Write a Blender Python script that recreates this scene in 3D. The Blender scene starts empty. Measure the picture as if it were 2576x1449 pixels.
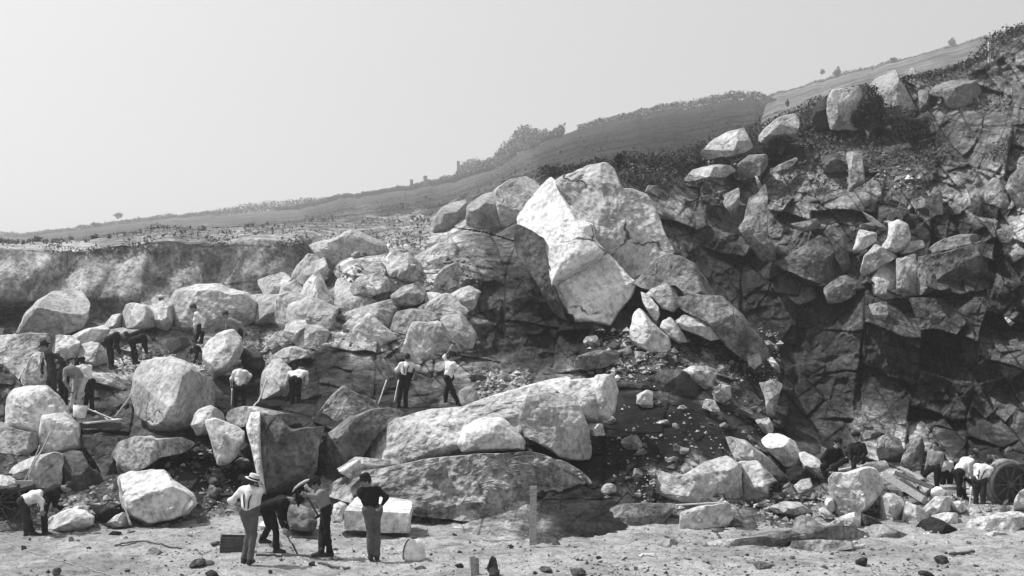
import bpy, math, random
import numpy as np
from mathutils import Vector, Matrix
R = math.radians
rng = np.random.default_rng(7)
random.seed(7)
SC = bpy.context.scene
COL = SC.collection

# ---------------------------------------------------------------- camera, sky, sun, exposure
F, CX, YH, H = 2762.0, 1288.0, 900.0, 3.9       # focal length in units of a 2576-wide frame, centre, horizon row, eye height
cam_d = bpy.data.cameras.new('camera'); cam = bpy.data.objects.new('camera', cam_d); COL.objects.link(cam)
cam.location = (0, 0, H); cam.rotation_euler = (R(90), 0, 0)
cam_d.sensor_width = 36.0; cam_d.lens = 36.0 * F / 2576.0
cam_d.shift_y = (YH - 724.5) / 2576.0
cam_d.clip_start = 0.5; cam_d.clip_end = 8000
SC.camera = cam
SUN = Vector((-0.50, 0.06, 0.84)).normalized()
SUN_EL = math.asin(SUN.z); SUN_AZ = math.atan2(SUN.x, SUN.y)
w = bpy.data.worlds.new('World'); SC.world = w; w.use_nodes = True
nt = w.node_tree; nt.nodes.clear()
sky = nt.nodes.new('ShaderNodeTexSky'); sky.sky_type = 'NISHITA'; sky.sun_disc = False
sky.sun_elevation = SUN_EL; sky.sun_rotation = SUN_AZ; sky.dust_density = 1.2; sky.air_density = 1.0
sep = nt.nodes.new('ShaderNodeSeparateColor')    # blue-sensitive monochrome plate
bg = nt.nodes.new('ShaderNodeBackground'); bg.inputs['Strength'].default_value = 0.10
wo = nt.nodes.new('ShaderNodeOutputWorld')
nt.links.new(sky.outputs[0], sep.inputs[0]); nt.links.new(sep.outputs[2], bg.inputs[0]); nt.links.new(bg.outputs[0], wo.inputs[0])
sd = bpy.data.lights.new('sun', 'SUN'); sd.energy = 4.1; sd.angle = R(0.5); sd.color = (1, 1, 1)
so = bpy.data.objects.new('sun', sd); COL.objects.link(so)
so.rotation_euler = SUN.to_track_quat('Z', 'Y').to_euler(); so.location = (-30, 20, 60)
vs = SC.view_settings; vs.view_transform = 'Standard'; vs.look = 'None'; vs.gamma = 1; vs.exposure = 0.72
SC.cycles.max_bounces = 5; SC.cycles.diffuse_bounces = 3

# ---------------------------------------------------------------- helpers
def D(px, py, d):
    return np.stack(np.broadcast_arrays((px - CX) * d / F, d, H - (py - YH) * d / F), -1).astype(float)
def dm(d): return d if d < 36 else 36 + (d - 36) * .45
FR = {'D': (0, 0, 1), 'a': (0, 734.8, .25357), 'b': (0, 1087.4, .2510), 'c': (514.3, 734.8, .28524), 'e': (514.3, 1087.4, .28524),
      'f': (1175.7, 734.8, .4928), 'g': (1910.4, 955.2, .3407), 'h': (0, 440.9, .3708), 'i': (881.7, 367.4, .3803),
      'j': (1763.4, 73.5, .3155), 'k': (1763.4, 440.9, .4057)}
def fr(k, pts):
    x0, y0, s = FR[k]
    return np.array([(x0 + p[0] * s, y0 + p[1] * s) for p in pts], float)

def _hash(i, j, k, seed):
    h = (i * 374761393 + j * 668265263 + k * 2147483647 + seed * 974634777) & 0xFFFFFFFF
    h = ((h ^ (h >> 13)) * 1274126177) & 0xFFFFFFFF
    h = ((h ^ (h >> 16)) * 2246822519) & 0xFFFFFFFF
    return ((h ^ (h >> 15)) & 0xFFFFFF) / float(0xFFFFFF)
def vnoise(P, seed=0):
    P = np.asarray(P, float); I = np.floor(P).astype(np.int64); f = P - I; f = f * f * f * (f * (f * 6 - 15) + 10)
    r = 0
    for a in (0, 1):
        for b in (0, 1):
            for c in (0, 1):
                wt = (f[..., 0] if a else 1 - f[..., 0]) * (f[..., 1] if b else 1 - f[..., 1]) * (f[..., 2] if c else 1 - f[..., 2])
                r = r + wt * _hash(I[..., 0] + a, I[..., 1] + b, I[..., 2] + c, seed)
    return r * 2 - 1
def fbm(P, oct=4, seed=0, gain=.5):
    r = 0; a = 1; P = np.asarray(P, float)
    for o in range(oct):
        r = r + a * vnoise(P * (2 ** o) + o * 17.3, seed + o); a *= gain
    return r
def facets(S, seed, tilt=1.0):
    """tilted Voronoi cells on a plane: returns (offset, distance to the cell edge)"""
    I = np.floor(S).astype(np.int64); best = np.full(S.shape[:-1], 9.); sec = best.copy(); off = np.zeros(S.shape[:-1])
    for a in (-1, 0, 1):
        for b in (-1, 0, 1):
            ci = I[..., 0] + a; cj = I[..., 1] + b
            sx = ci + .1 + .8 * _hash(ci, cj, 1, seed); sy = cj + .1 + .8 * _hash(ci, cj, 2, seed)
            dx = S[..., 0] - sx; dy = S[..., 1] - sy; dd = np.sqrt(dx * dx + dy * dy)
            o = (_hash(ci, cj, 3, seed) - .5) + tilt * ((_hash(ci, cj, 4, seed) - .5) * dx + (_hash(ci, cj, 5, seed) - .5) * dy) * 2
            m = dd < best
            sec = np.where(m, best, np.minimum(sec, dd)); off = np.where(m, o, off); best = np.where(m, dd, best)
    return off, sec - best

def mesh_obj(name, V, Q, mat, parent=None, smooth=False, base=None, attr=None):
    """V (n,3) world points, Q (m,4) or (m,3) faces; origin put at the base of the shape"""
    V = np.asarray(V, float); Q = np.asarray(Q, np.int32)
    me = bpy.data.meshes.new(name)
    if base is None:
        if parent is not None: base = np.array(parent.location)
        else: base = np.array([(V[:, 0].min() + V[:, 0].max()) / 2, (V[:, 1].min() + V[:, 1].max()) / 2, V[:, 2].min()])
    L = V - base
    me.vertices.add(len(L)); me.vertices.foreach_set('co', L.astype(np.float32).ravel())
    k = Q.shape[1]; n = len(Q)
    me.loops.add(n * k); me.loops.foreach_set('vertex_index', Q.ravel())
    me.polygons.add(n); me.polygons.foreach_set('loop_start', np.arange(n, dtype=np.int32) * k)
    me.polygons.foreach_set('loop_total', np.full(n, k, np.int32))
    me.polygons.foreach_set('use_smooth', np.full(n, smooth, bool))
    me.update(calc_edges=True); me.validate()
    if attr is not None:
        at = me.attributes.new('tone', 'FLOAT', 'POINT'); at.data.foreach_set('value', attr.astype(np.float32).ravel())
    me.materials.append(mat)
    o = bpy.data.objects.new(name, me); COL.objects.link(o)
    if parent is not None: o.parent = parent
    else: o.location = base
    return o
def tag(o, label=None, cat=None, group=None, kind=None):
    if label: o['label'] = label
    if cat: o['category'] = cat
    if group: o['group'] = group
    if kind: o['kind'] = kind
    return o
def empty(name, loc, label, cat, group=None):
    o = bpy.data.objects.new(name, None); COL.objects.link(o); o.location = [float(v) for v in loc]; o.empty_display_size = .2
    return tag(o, label, cat, group)
class MB:
    def __init__(s): s.v = []; s.q = []; s.n = 0
    def add(s, V, Q):
        V = np.asarray(V, float); Q = np.asarray(Q, int)
        if Q.shape[1] == 3: Q = np.concatenate([Q, Q[:, :1]], 1)
        s.v.append(V); s.q.append(Q + s.n); s.n += len(V)
    def tube(s, pts, rad, n=8, cap=True):
        pts = np.asarray(pts, float); m = len(pts); rad = np.broadcast_to(rad, (m,))
        T = np.gradient(pts, axis=0); T /= np.linalg.norm(T, axis=1)[:, None] + 1e-9
        up = np.array([0, 0, 1.]) if abs(T[0][2]) < .9 else np.array([1., 0, 0])
        A = np.cross(T, up); A /= np.linalg.norm(A, axis=1)[:, None] + 1e-9; B = np.cross(T, A)
        th = np.arange(n) * 2 * math.pi / n
        V = pts[:, None] + rad[:, None, None] * (np.cos(th)[None, :, None] * A[:, None] + np.sin(th)[None, :, None] * B[:, None])
        V = V.reshape(-1, 3); Q = [(i * n + j, i * n + (j + 1) % n, (i + 1) * n + (j + 1) % n, (i + 1) * n + j) for i in range(m - 1) for j in range(n)]
        if cap:
            k = len(V); V = np.concatenate([V, pts[:1], pts[-1:]])
            Q += [(k, (j + 1) % n, j, j) for j in range(n)] + [(k + 1, (m - 1) * n + j, (m - 1) * n + (j + 1) % n, (m - 1) * n + (j + 1) % n) for j in range(n)]
        s.add(V, [tuple(q) for q in Q])
    def box(s, c, size, rot=None):
        x, y, z = [v / 2 for v in size]
        V = np.array([(a * x, b * y, e * z) for a in (-1, 1) for b in (-1, 1) for e in (-1, 1)], float)
        if rot is not None: V = V @ np.array(rot).T
        s.add(V + np.asarray(c, float), [(0, 1, 3, 2), (4, 6, 7, 5), (0, 4, 5, 1), (2, 3, 7, 6), (0, 2, 6, 4), (1, 5, 7, 3)])
    def beam(s, p, q, wd, hg, roll=0):
        p = np.asarray(p, float); q = np.asarray(q, float); t = q - p; L = np.linalg.norm(t); t /= L
        a = np.cross(t, [0, 0, 1.]); a = a / (np.linalg.norm(a) + 1e-9) if np.linalg.norm(a) > .05 else np.array([1., 0, 0])
        b = np.cross(a, t); ca, sa = math.cos(roll), math.sin(roll); a, b = ca * a + sa * b, ca * b - sa * a
        s.box((p + q) / 2, (L, wd, hg), np.stack([t, a, b], 1))
    def lathe(s, prof, c, M=None, n=20):
        prof = np.asarray(prof, float); th = np.arange(n) * 2 * math.pi / n; m = len(prof)
        V = np.stack([prof[:, 0, None] * np.cos(th), prof[:, 0, None] * np.sin(th), np.repeat(prof[:, 1, None], n, 1)], -1).reshape(-1, 3)
        if M is not None: V = V @ np.asarray(M).T
        s.add(V + np.asarray(c, float), [(i * n + j, i * n + (j + 1) % n, (i + 1) * n + (j + 1) % n, (i + 1) * n + j) for i in range(m - 1) for j in range(n)])
    def build(s, name, mat, parent=None, smooth=False, base=None):
        V = np.concatenate(s.v); Q = np.concatenate(s.q)
        me_q = Q
        # degenerate quads (triangles) are rebuilt as polygons of three
        tri = (Q[:, 2] == Q[:, 3]) | (Q[:, 0] == Q[:, 3])
        if tri.any():
            T = Q[tri][:, :3]; QQ = Q[~tri]
            tt = np.concatenate([T, QQ[:, [0, 1, 2]], QQ[:, [0, 2, 3]]]) if len(QQ) else T
            me_q = tt
        return mesh_obj(name, V, me_q, mat, parent, smooth, base)

# ---------------------------------------------------------------- materials (all grey: the place is known from a monochrome plate)
def N(nt, t, **kw):
    n = nt.nodes.new(t)
    for k, v in kw.items(): setattr(n, k, v)
    return n
def newmat(name):
    m = bpy.data.materials.new(name); m.use_nodes = True; nt = m.node_tree; nt.nodes.clear()
    o = N(nt, 'ShaderNodeOutputMaterial'); b = N(nt, 'ShaderNodeBsdfPrincipled'); nt.links.new(b.outputs[0], o.inputs[0])
    b.inputs['Roughness'].default_value = .95; b.inputs['Specular IOR Level'].default_value = .12
    return m, nt, b
def mathn(nt, op, a, b=None, c=None, clamp=False):
    n = N(nt, 'ShaderNodeMath', operation=op, use_clamp=clamp)
    for i, v in enumerate((a, b, c)):
        if v is None: continue
        if isinstance(v, (int, float)): n.inputs[i].default_value = v
        else: nt.links.new(v, n.inputs[i])
    return n.outputs[0]
def noise(nt, vec, scale, detail=5, rough=.6, dist=0.):
    n = N(nt, 'ShaderNodeTexNoise'); n.inputs['Scale'].default_value = scale; n.inputs['Detail'].default_value = detail
    n.inputs['Roughness'].default_value = rough; n.inputs['Distortion'].default_value = dist; nt.links.new(vec, n.inputs['Vector']); return n.outputs['Fac']
def ramp(nt, fac, lo, hi, a=0., b=1.):
    n = N(nt, 'ShaderNodeMapRange', interpolation_type='SMOOTHSTEP'); n.inputs[1].default_value = lo; n.inputs[2].default_value = hi
    n.inputs[3].default_value = a; n.inputs[4].default_value = b; nt.links.new(fac, n.inputs[0]); return n.outputs[0]
def scalev(nt, vec, s):
    n = N(nt, 'ShaderNodeVectorMath', operation='MULTIPLY'); n.inputs[1].default_value = s; nt.links.new(vec, n.inputs[0]); return n.outputs[0]
def rockmat(name, tone=None, mottle=.35, streak=0., crack=.5, scale=1., bump=.5, bdist=.05, speck=.25):
    m, nt, b = newmat(name)
    tc = N(nt, 'ShaderNodeTexCoord'); v = tc.outputs['Object']
    oi = N(nt, 'ShaderNodeObjectInfo')
    ad = N(nt, 'ShaderNodeVectorMath', operation='ADD'); nt.links.new(v, ad.inputs[0])
    sc_ = N(nt, 'ShaderNodeVectorMath', operation='SCALE'); sc_.inputs[0].default_value = (37, 91, 53); nt.links.new(oi.outputs['Random'], sc_.inputs['Scale'])
    nt.links.new(sc_.outputs[0], ad.inputs[1]); v = ad.outputs[0]
    big = noise(nt, v, .55 * scale, 6, .62, .4); fine = noise(nt, v, 7 * scale, 6, .7); mid = noise(nt, v, 2.3 * scale, 6, .65, .3)
    f = mathn(nt, 'ADD', ramp(nt, big, .38, .64, 1 - mottle, 1 + mottle * .35), 0)
    f = mathn(nt, 'MULTIPLY', f, ramp(nt, mid, .36, .56, 1 - mottle * .8, 1.08))
    f = mathn(nt, 'MULTIPLY', f, ramp(nt, fine, .38, .56, 1 - speck, 1.06))
    spot = noise(nt, v, 4.2 * scale, 8, .78, .2); f = mathn(nt, 'MULTIPLY', f, ramp(nt, spot, .35, .46, .66, 1.))
    if streak:
        st = noise(nt, scalev(nt, v, (1.4, 1.4, .14)), 1.0 * scale, 5, .6, .5)
        f = mathn(nt, 'MULTIPLY', f, ramp(nt, st, .42, .58, 1 - streak, 1.1))
    h = mathn(nt, 'ADD', mathn(nt, 'MULTIPLY', mid, .8), mathn(nt, 'MULTIPLY', fine, .35))
    if crack:
        wv = N(nt, 'ShaderNodeVectorMath', operation='MULTIPLY_ADD'); wn = N(nt, 'ShaderNodeTexNoise'); wn.inputs['Scale'].default_value = 1.1
        wn.inputs['Detail'].default_value = 5; nt.links.new(v, wn.inputs['Vector']); nt.links.new(wn.outputs['Color'], wv.inputs[0]); wv.inputs[1].default_value = (1.2, 1.2, 1.2); nt.links.new(v, wv.inputs[2])
        vo = N(nt, 'ShaderNodeTexVoronoi', feature='DISTANCE_TO_EDGE'); vo.inputs['Scale'].default_value = .42 * scale; nt.links.new(wv.outputs[0], vo.inputs['Vector'])
        gate = ramp(nt, noise(nt, v, .8 * scale, 3), .46, .58)
        c = mathn(nt, 'MULTIPLY', ramp(nt, vo.outputs['Distance'], .004, .022, 1, 0), gate)
        f = mathn(nt, 'MULTIPLY', f, mathn(nt, 'SUBTRACT', 1, mathn(nt, 'MULTIPLY', c, crack)))
        h = mathn(nt, 'SUBTRACT', h, mathn(nt, 'MULTIPLY', c, .5))
    if tone is None:
        a = N(nt, 'ShaderNodeAttribute', attribute_name='tone'); f = mathn(nt, 'MULTIPLY', f, a.outputs['Fac'])
    else: f = mathn(nt, 'MULTIPLY', f, tone)
    nt.links.new(f, b.inputs['Base Color'])
    bp = N(nt, 'ShaderNodeBump'); bp.inputs['Strength'].default_value = bump; bp.inputs['Distance'].default_value = bdist * 3
    nt.links.new(h, bp.inputs['Height']); nt.links.new(bp.outputs[0], b.inputs['Normal'])
    return m
_rm = {}
def rock_mat(t, kind='g'):
    k = (round(t, 2), kind)
    if k not in _rm:
        if kind == 'g': _rm[k] = rockmat('granite', t, mottle=.27, crack=.3, bump=.7, bdist=.03, speck=.35)
        elif kind == 'c': _rm[k] = rockmat('fresh_cracked_granite', t, mottle=.2, crack=.85, bump=.7, bdist=.04, speck=.3, scale=.75)
        elif kind == 'm': _rm[k] = rockmat('mottled_granite', t, mottle=.4, crack=.3, streak=.3, bump=.8, bdist=.04, speck=.45)
        elif kind == 'd': _rm[k] = rockmat('earthy_rock', t, mottle=.5, crack=.2, speck=.5, bump=.9, bdist=.08)
    return _rm[k]
def plain(name, t, var=.25, sc=14, bump=.25, rough=.9):
    m, nt, b = newmat(name); tc = N(nt, 'ShaderNodeTexCoord'); v = tc.outputs['Object']
    n1 = noise(nt, v, sc, 4, .6); f = ramp(nt, n1, .3, .65, t * (1 - var), t * (1 + var * .4)); nt.links.new(f, b.inputs['Base Color'])
    b.inputs['Roughness'].default_value = rough
    bp = N(nt, 'ShaderNodeBump'); bp.inputs['Strength'].default_value = bump; bp.inputs['Distance'].default_value = .02
    nt.links.new(n1, bp.inputs['Height']); nt.links.new(bp.outputs[0], b.inputs['Normal']); return m
def woodmat(name, t):
    m, nt, b = newmat(name); tc = N(nt, 'ShaderNodeTexCoord'); v = tc.outputs['Object']
    n1 = noise(nt, scalev(nt, v, (3, 12, 12)), 2.5, 5, .7, .6); nt.links.new(ramp(nt, n1, .3, .7, t * .6, t * 1.2), b.inputs['Base Color'])
    bp = N(nt, 'ShaderNodeBump'); bp.inputs['Strength'].default_value = .4; bp.inputs['Distance'].default_value = .01
    nt.links.new(n1, bp.inputs['Height']); nt.links.new(bp.outputs[0], b.inputs['Normal']); return m
M_wood = woodmat('weathered_wood', .33); M_wood_d = woodmat('dark_wood', .09); M_wood_l = woodmat('pale_wood', .6)
M_iron = plain('dark_iron', .05, .4, 20, .2, .6)
M_leaf = plain('foliage', .10, .4, 5, 0); M_leaf_p = plain('dry_hazed_foliage', .24, .4, 5, 0); M_leaf_d = plain('dark_foliage', .035, .4, 5, 0)  # the pale foliage carries the far skyline's haze in its colour

# ---------------------------------------------------------------- terrain
def rbf(ctrl, k=1.0):
    C = np.array([(a, b, dm(c)) for a, b, c in ctrl], float); X = C[:, :2] / 500.; n = len(X)
    def U(r2): return np.where(r2 > 1e-12, .5 * r2 * np.log(r2 + 1e-12), 0)
    r2 = ((X[:, None] - X[None]) ** 2).sum(-1)
    A = np.zeros((n + 3, n + 3)); A[:n, :n] = U(r2) + np.eye(n) * 1e-3 * k; A[:n, n] = 1; A[:n, n + 1:] = X; A[n, :n] = 1; A[n + 1:, :n] = X.T
    s = np.linalg.solve(A, np.concatenate([np.log(C[:, 2]), [0, 0, 0]]))
    def f(px, py):
        P = np.stack([px, py], -1).reshape(-1, 2) / 500.; out = s[n] + P @ s[n + 1:]
        for i in range(n): out = out + s[i] * U(((P - X[i]) ** 2).sum(-1))
        return np.exp(out).reshape(np.shape(px))
    return f
def shepard(ctrl, px, py, pw=4, wob=35, seed=3):
    C = np.array(ctrl, float); P3 = np.stack([px / 60., py / 60., px * 0], -1)
    qx = px + wob * fbm(P3, 4, seed); qy = py + wob * fbm(P3, 4, seed + 20)
    num = 0; den = 0
    for x, y, t in C:
        wt = 1 / ((((qx - x) * .8) ** 2 + (qy - y) ** 2) + 60.) ** (pw / 2); num = num + wt * t; den = den + wt
    return num / den
def grid_quads(nr, nc):
    i = np.arange(nr - 1)[:, None] * nc + np.arange(nc - 1)[None]; i = i.ravel()
    return np.stack([i, i + 1, i + nc + 1, i + nc], 1)
def smooth01(x): x = np.clip(x, 0, 1); return x * x * (3 - 2 * x)

# quarry floor
def ground_z(X, Y):
    P = np.stack([X, Y, X * 0], -1)
    near = np.exp(-((Y - 24) / 16.) ** 2)
    return (.035 * fbm(P * .35, 4, 51) + .035 * fbm(P * 2.2, 4, 52) + .02 * np.abs(fbm(P * 6., 3, 53))) * near
xs = np.concatenate([-np.geomspace(560, 19, 20), np.arange(-18, 18.01, .06), np.geomspace(19, 560, 20)])
ys = np.concatenate([-np.geomspace(60, 1, 8), np.linspace(0, 18, 30), np.arange(18.2, 31, .06), np.geomspace(31.5, 600, 24)])
GX, GY = np.meshgrid(xs, ys)
GZ = ground_z(GX, GY)
mg, nt_, b_ = newmat('sandy_floor'); tc_ = N(nt_, 'ShaderNodeTexCoord'); v_ = tc_.outputs['Object']
n1_ = noise(nt_, v_, .45, 6, .65, .5); n2_ = noise(nt_, v_, 3.0, 6, .7, .3); n3_ = noise(nt_, v_, 16, 5, .7)
f_ = mathn(nt_, 'MULTIPLY', ramp(nt_, n1_, .36, .58, .62, 1.), ramp(nt_, n2_, .34, .56, .6, 1.05)); f_ = mathn(nt_, 'MULTIPLY', f_, ramp(nt_, n3_, .32, .55, .6, 1.05))
nt_.links.new(mathn(nt_, 'MULTIPLY', f_, .38), b_.inputs['Base Color'])
bp_ = N(nt_, 'ShaderNodeBump'); bp_.inputs['Strength'].default_value = .8; bp_.inputs['Distance'].default_value = .12
nt_.links.new(mathn(nt_, 'ADD', n2_, mathn(nt_, 'MULTIPLY', n3_, .5)), bp_.inputs['Height']); nt_.links.new(bp_.outputs[0], b_.inputs['Normal'])
g = mesh_obj('ground', np.stack([GX, GY, GZ], -1).reshape(-1, 3), grid_quads(len(ys), len(xs)), mg, smooth=True, base=np.zeros(3)); tag(g, kind='structure')

# quarry face: one surface from the floor to the brow of the quarry
BOT = [(-700, 1345), (0, 1352), (150, 1345), (300, 1328), (600, 1300), (900, 1300), (1040, 1300), (1150, 1335), (1250, 1372), (1500, 1392), (1650, 1385), (1760, 1370), (1850, 1345), (2000, 1335), (2300, 1325), (2576, 1318), (3300, 1300)]
TOP = [(-700, 640), (0, 612), (230, 602), (400, 575), (560, 575), (760, 560), (900, 545), (1080, 540), (1150, 500), (1300, 445), (1400, 430), (1550, 412), (1700, 400), (1780, 380), (1900, 345), (2030, 290), (2150, 235), (2200, 212), (2330, 195), (2440, 160), (2490, 110), (2576, 82), (3300, -120)]
CT = [(-700, 1350, 24), (0, 1355, 24), (300, 1330, 25.3), (600, 1300, 26.8), (900, 1300, 26.8), (1150, 1335, 24.8), (1250, 1372, 22.9), (1500, 1392, 22.8), (1650, 1385, 23.6), (1850, 1345, 24.4), (2000, 1335, 25), (2300, 1325, 25.6), (2576, 1318, 26), (3300, 1300, 22),
      (-700, 1100, 29), (0, 1200, 27.5), (200, 1200, 28), (120, 1070, 32), (300, 1080, 31.5), (300, 1010, 34), (100, 960, 36), (0, 880, 38), (200, 890, 39), (400, 910, 38.5), (470, 850, 41), (480, 1100, 30), (550, 1000, 33.5), (600, 1050, 32), (750, 1050, 31.5), (750, 1180, 28.5), (560, 1200, 28.5),
      (620, 930, 37), (780, 960, 34.5), (900, 900, 36.5), (1000, 980, 34), (1000, 1050, 31.5), (1100, 1040, 31.5), (1100, 940, 35), (1180, 900, 36.5),
      (700, 840, 41), (850, 780, 43.5), (1000, 760, 44), (1100, 700, 46), (1200, 640, 49), (1000, 640, 52), (850, 650, 51), (730, 740, 48), (600, 800, 45), (450, 800, 44.5), (330, 850, 43),
      (950, 1160, 29), (1100, 1200, 27.5), (1300, 1100, 28.5), (1350, 1280, 26), (1200, 1280, 26), (1000, 1250, 27.5),
      (1250, 800, 41), (1300, 700, 45), (1350, 900, 37), (1450, 860, 39), (1500, 950, 35), (1600, 880, 38.5), (1600, 1000, 33), (1700, 1000, 33.5), (1750, 1100, 30.5), (1620, 1180, 28), (1650, 1300, 26.6), (1500, 1300, 25.5), (1850, 1150, 30.5), (1900, 1250, 28), (2000, 1250, 28),
      (1700, 800, 42), (1800, 900, 38.5), (1880, 980, 36), (1940, 1080, 33.5), (2000, 1150, 31.5),
      (2030, 1040, 38), (2100, 1100, 35.5), (2250, 1120, 35), (2400, 1140, 34), (2560, 1150, 33), (2300, 1230, 30), (2500, 1220, 30), (2200, 1250, 29),
      (2000, 950, 44), (2150, 950, 43), (2300, 1000, 40.5), (2450, 1000, 38.5), (2570, 950, 37), (1950, 800, 50), (2100, 800, 47), (2300, 850, 43.5), (2450, 830, 41.5), (2570, 800, 40),
      (1760, 620, 56), (1850, 700, 54), (1950, 640, 54), (2100, 680, 50), (2250, 700, 47), (2400, 700, 45), (2570, 650, 44), (1850, 500, 62), (2000, 530, 58), (2100, 560, 55), (2300, 560, 52), (2500, 560, 49),
      (1700, 480, 62), (1750, 420, 66), (1900, 410, 68), (2050, 430, 64), (2200, 430, 61), (2400, 430, 57), (2570, 430, 54), (2050, 330, 74), (2200, 330, 70), (2400, 300, 67), (2570, 250, 63), (2300, 215, 76), (2570, 110, 72),
      (1550, 430, 62), (1400, 460, 60), (1500, 600, 50), (1600, 700, 47), (1400, 700, 46), (1600, 520, 56), (1350, 560, 55), (1250, 590, 56), (1150, 590, 57), (1250, 500, 66), (1130, 530, 72), (1000, 590, 62), (900, 600, 66), (780, 640, 60),
      (0, 835, 49), (150, 840, 50), (300, 815, 51), (450, 765, 53), (600, 745, 54.5), (700, 735, 55), (0, 720, 50.5), (200, 700, 52.5), (400, 690, 55), (600, 665, 56.5), (760, 690, 55.5), (0, 645, 51.5), (200, 640, 54), (400, 622, 57), (600, 615, 59.5), (760, 610, 62), (400, 598, 72), (600, 590, 80), (800, 580, 84), (1000, 555, 92), (-700, 900, 36), (-700, 700, 46), (0, 614, 60), (230, 604, 72),
      (3300, 1000, 25), (3300, 500, 34), (3300, 0, 50), (2900, 700, 37), (2900, 1100, 28), (2900, 200, 55)]
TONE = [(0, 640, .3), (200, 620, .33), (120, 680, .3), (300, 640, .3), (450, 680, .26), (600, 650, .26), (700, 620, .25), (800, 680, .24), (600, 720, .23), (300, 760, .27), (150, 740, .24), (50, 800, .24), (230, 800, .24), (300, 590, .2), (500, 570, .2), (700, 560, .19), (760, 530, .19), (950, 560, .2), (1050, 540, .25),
        (100, 830, .14), (200, 870, .5), (350, 880, .62), (450, 880, .6), (300, 840, .5), (400, 850, .55), (450, 780, .45), (600, 770, .45), (600, 830, .5), (560, 740, .4),  # upper left ledge painted lighter to offset the shade cast across it
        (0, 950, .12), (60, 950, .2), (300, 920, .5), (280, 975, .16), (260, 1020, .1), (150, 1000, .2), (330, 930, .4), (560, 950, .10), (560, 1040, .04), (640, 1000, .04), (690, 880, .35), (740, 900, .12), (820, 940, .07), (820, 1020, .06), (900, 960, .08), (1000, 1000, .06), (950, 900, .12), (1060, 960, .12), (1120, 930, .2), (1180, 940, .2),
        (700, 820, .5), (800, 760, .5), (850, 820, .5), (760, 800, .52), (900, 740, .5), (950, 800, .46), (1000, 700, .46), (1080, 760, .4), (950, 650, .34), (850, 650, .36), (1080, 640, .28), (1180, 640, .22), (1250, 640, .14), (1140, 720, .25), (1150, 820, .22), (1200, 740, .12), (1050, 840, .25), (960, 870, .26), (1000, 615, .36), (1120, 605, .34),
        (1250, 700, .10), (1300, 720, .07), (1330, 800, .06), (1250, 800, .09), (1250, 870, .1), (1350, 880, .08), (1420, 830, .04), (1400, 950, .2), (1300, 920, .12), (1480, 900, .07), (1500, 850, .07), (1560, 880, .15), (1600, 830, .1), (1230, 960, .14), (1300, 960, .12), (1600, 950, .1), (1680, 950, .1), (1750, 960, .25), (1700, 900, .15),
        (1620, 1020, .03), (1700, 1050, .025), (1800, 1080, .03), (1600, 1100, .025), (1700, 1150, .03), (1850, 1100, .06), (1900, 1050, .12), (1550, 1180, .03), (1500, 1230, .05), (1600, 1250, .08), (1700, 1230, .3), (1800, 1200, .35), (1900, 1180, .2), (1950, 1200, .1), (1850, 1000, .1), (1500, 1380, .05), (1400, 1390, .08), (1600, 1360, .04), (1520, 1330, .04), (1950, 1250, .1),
        (500, 1150, .03), (560, 1220, .03), (480, 1250, .05), (430, 1180, .05), (250, 1200, .1), (700, 1150, .04), (620, 1200, .04), (560, 1270, .12), (560, 1300, .3), (700, 1260, .08), (100, 1280, .15), (0, 1250, .1), (200, 1300, .2), (0, 1130, .12), (880, 1280, .4), (1000, 1280, .3), (1100, 1310, .35), (1250, 1350, .3),  # dark soil, with the deep shade of the hollows painted into its tone
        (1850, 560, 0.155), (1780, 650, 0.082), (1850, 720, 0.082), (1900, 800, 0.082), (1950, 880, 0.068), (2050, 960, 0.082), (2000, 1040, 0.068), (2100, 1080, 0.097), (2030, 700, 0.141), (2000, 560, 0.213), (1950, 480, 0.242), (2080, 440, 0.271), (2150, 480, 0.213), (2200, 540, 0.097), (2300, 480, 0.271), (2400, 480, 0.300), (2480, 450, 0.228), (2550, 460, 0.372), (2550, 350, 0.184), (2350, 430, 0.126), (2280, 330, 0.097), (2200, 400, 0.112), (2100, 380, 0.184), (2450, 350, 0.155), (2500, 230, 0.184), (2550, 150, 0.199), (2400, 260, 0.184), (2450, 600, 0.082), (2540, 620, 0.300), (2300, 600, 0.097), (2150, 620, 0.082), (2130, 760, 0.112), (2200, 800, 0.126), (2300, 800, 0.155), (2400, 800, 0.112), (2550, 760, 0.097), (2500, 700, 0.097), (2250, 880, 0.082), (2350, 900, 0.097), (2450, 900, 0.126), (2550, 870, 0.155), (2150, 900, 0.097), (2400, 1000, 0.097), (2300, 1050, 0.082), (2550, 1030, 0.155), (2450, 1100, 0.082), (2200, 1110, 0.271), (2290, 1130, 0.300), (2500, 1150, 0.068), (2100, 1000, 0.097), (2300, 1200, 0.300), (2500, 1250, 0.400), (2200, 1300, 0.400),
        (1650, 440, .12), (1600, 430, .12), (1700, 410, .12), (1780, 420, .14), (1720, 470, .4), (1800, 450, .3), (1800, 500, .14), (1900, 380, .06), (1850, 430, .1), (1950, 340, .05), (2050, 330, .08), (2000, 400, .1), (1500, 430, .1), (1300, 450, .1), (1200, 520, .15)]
def top_y(px): return np.interp(px, *zip(*TOP))
def bot_y(px): return np.interp(px, *zip(*BOT))
px = np.concatenate([np.arange(-700, -60, 16.), np.arange(-60, 2640, 2.6), np.arange(2640, 3300, 14.)])
NR = 400
v = np.linspace(0, 1, NR)[:, None]
PX = np.broadcast_to(px, (NR, len(px))).copy(); PY = bot_y(px) + 14 + (top_y(px) - bot_y(px) - 14) * v
TL = 6 * fbm(np.stack([px / 30., px * 0, px * 0], -1), 4, 5)
PY = PY + TL[None] * v ** 6
depthf = rbf(CT)
DD = depthf(PX, PY)
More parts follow.
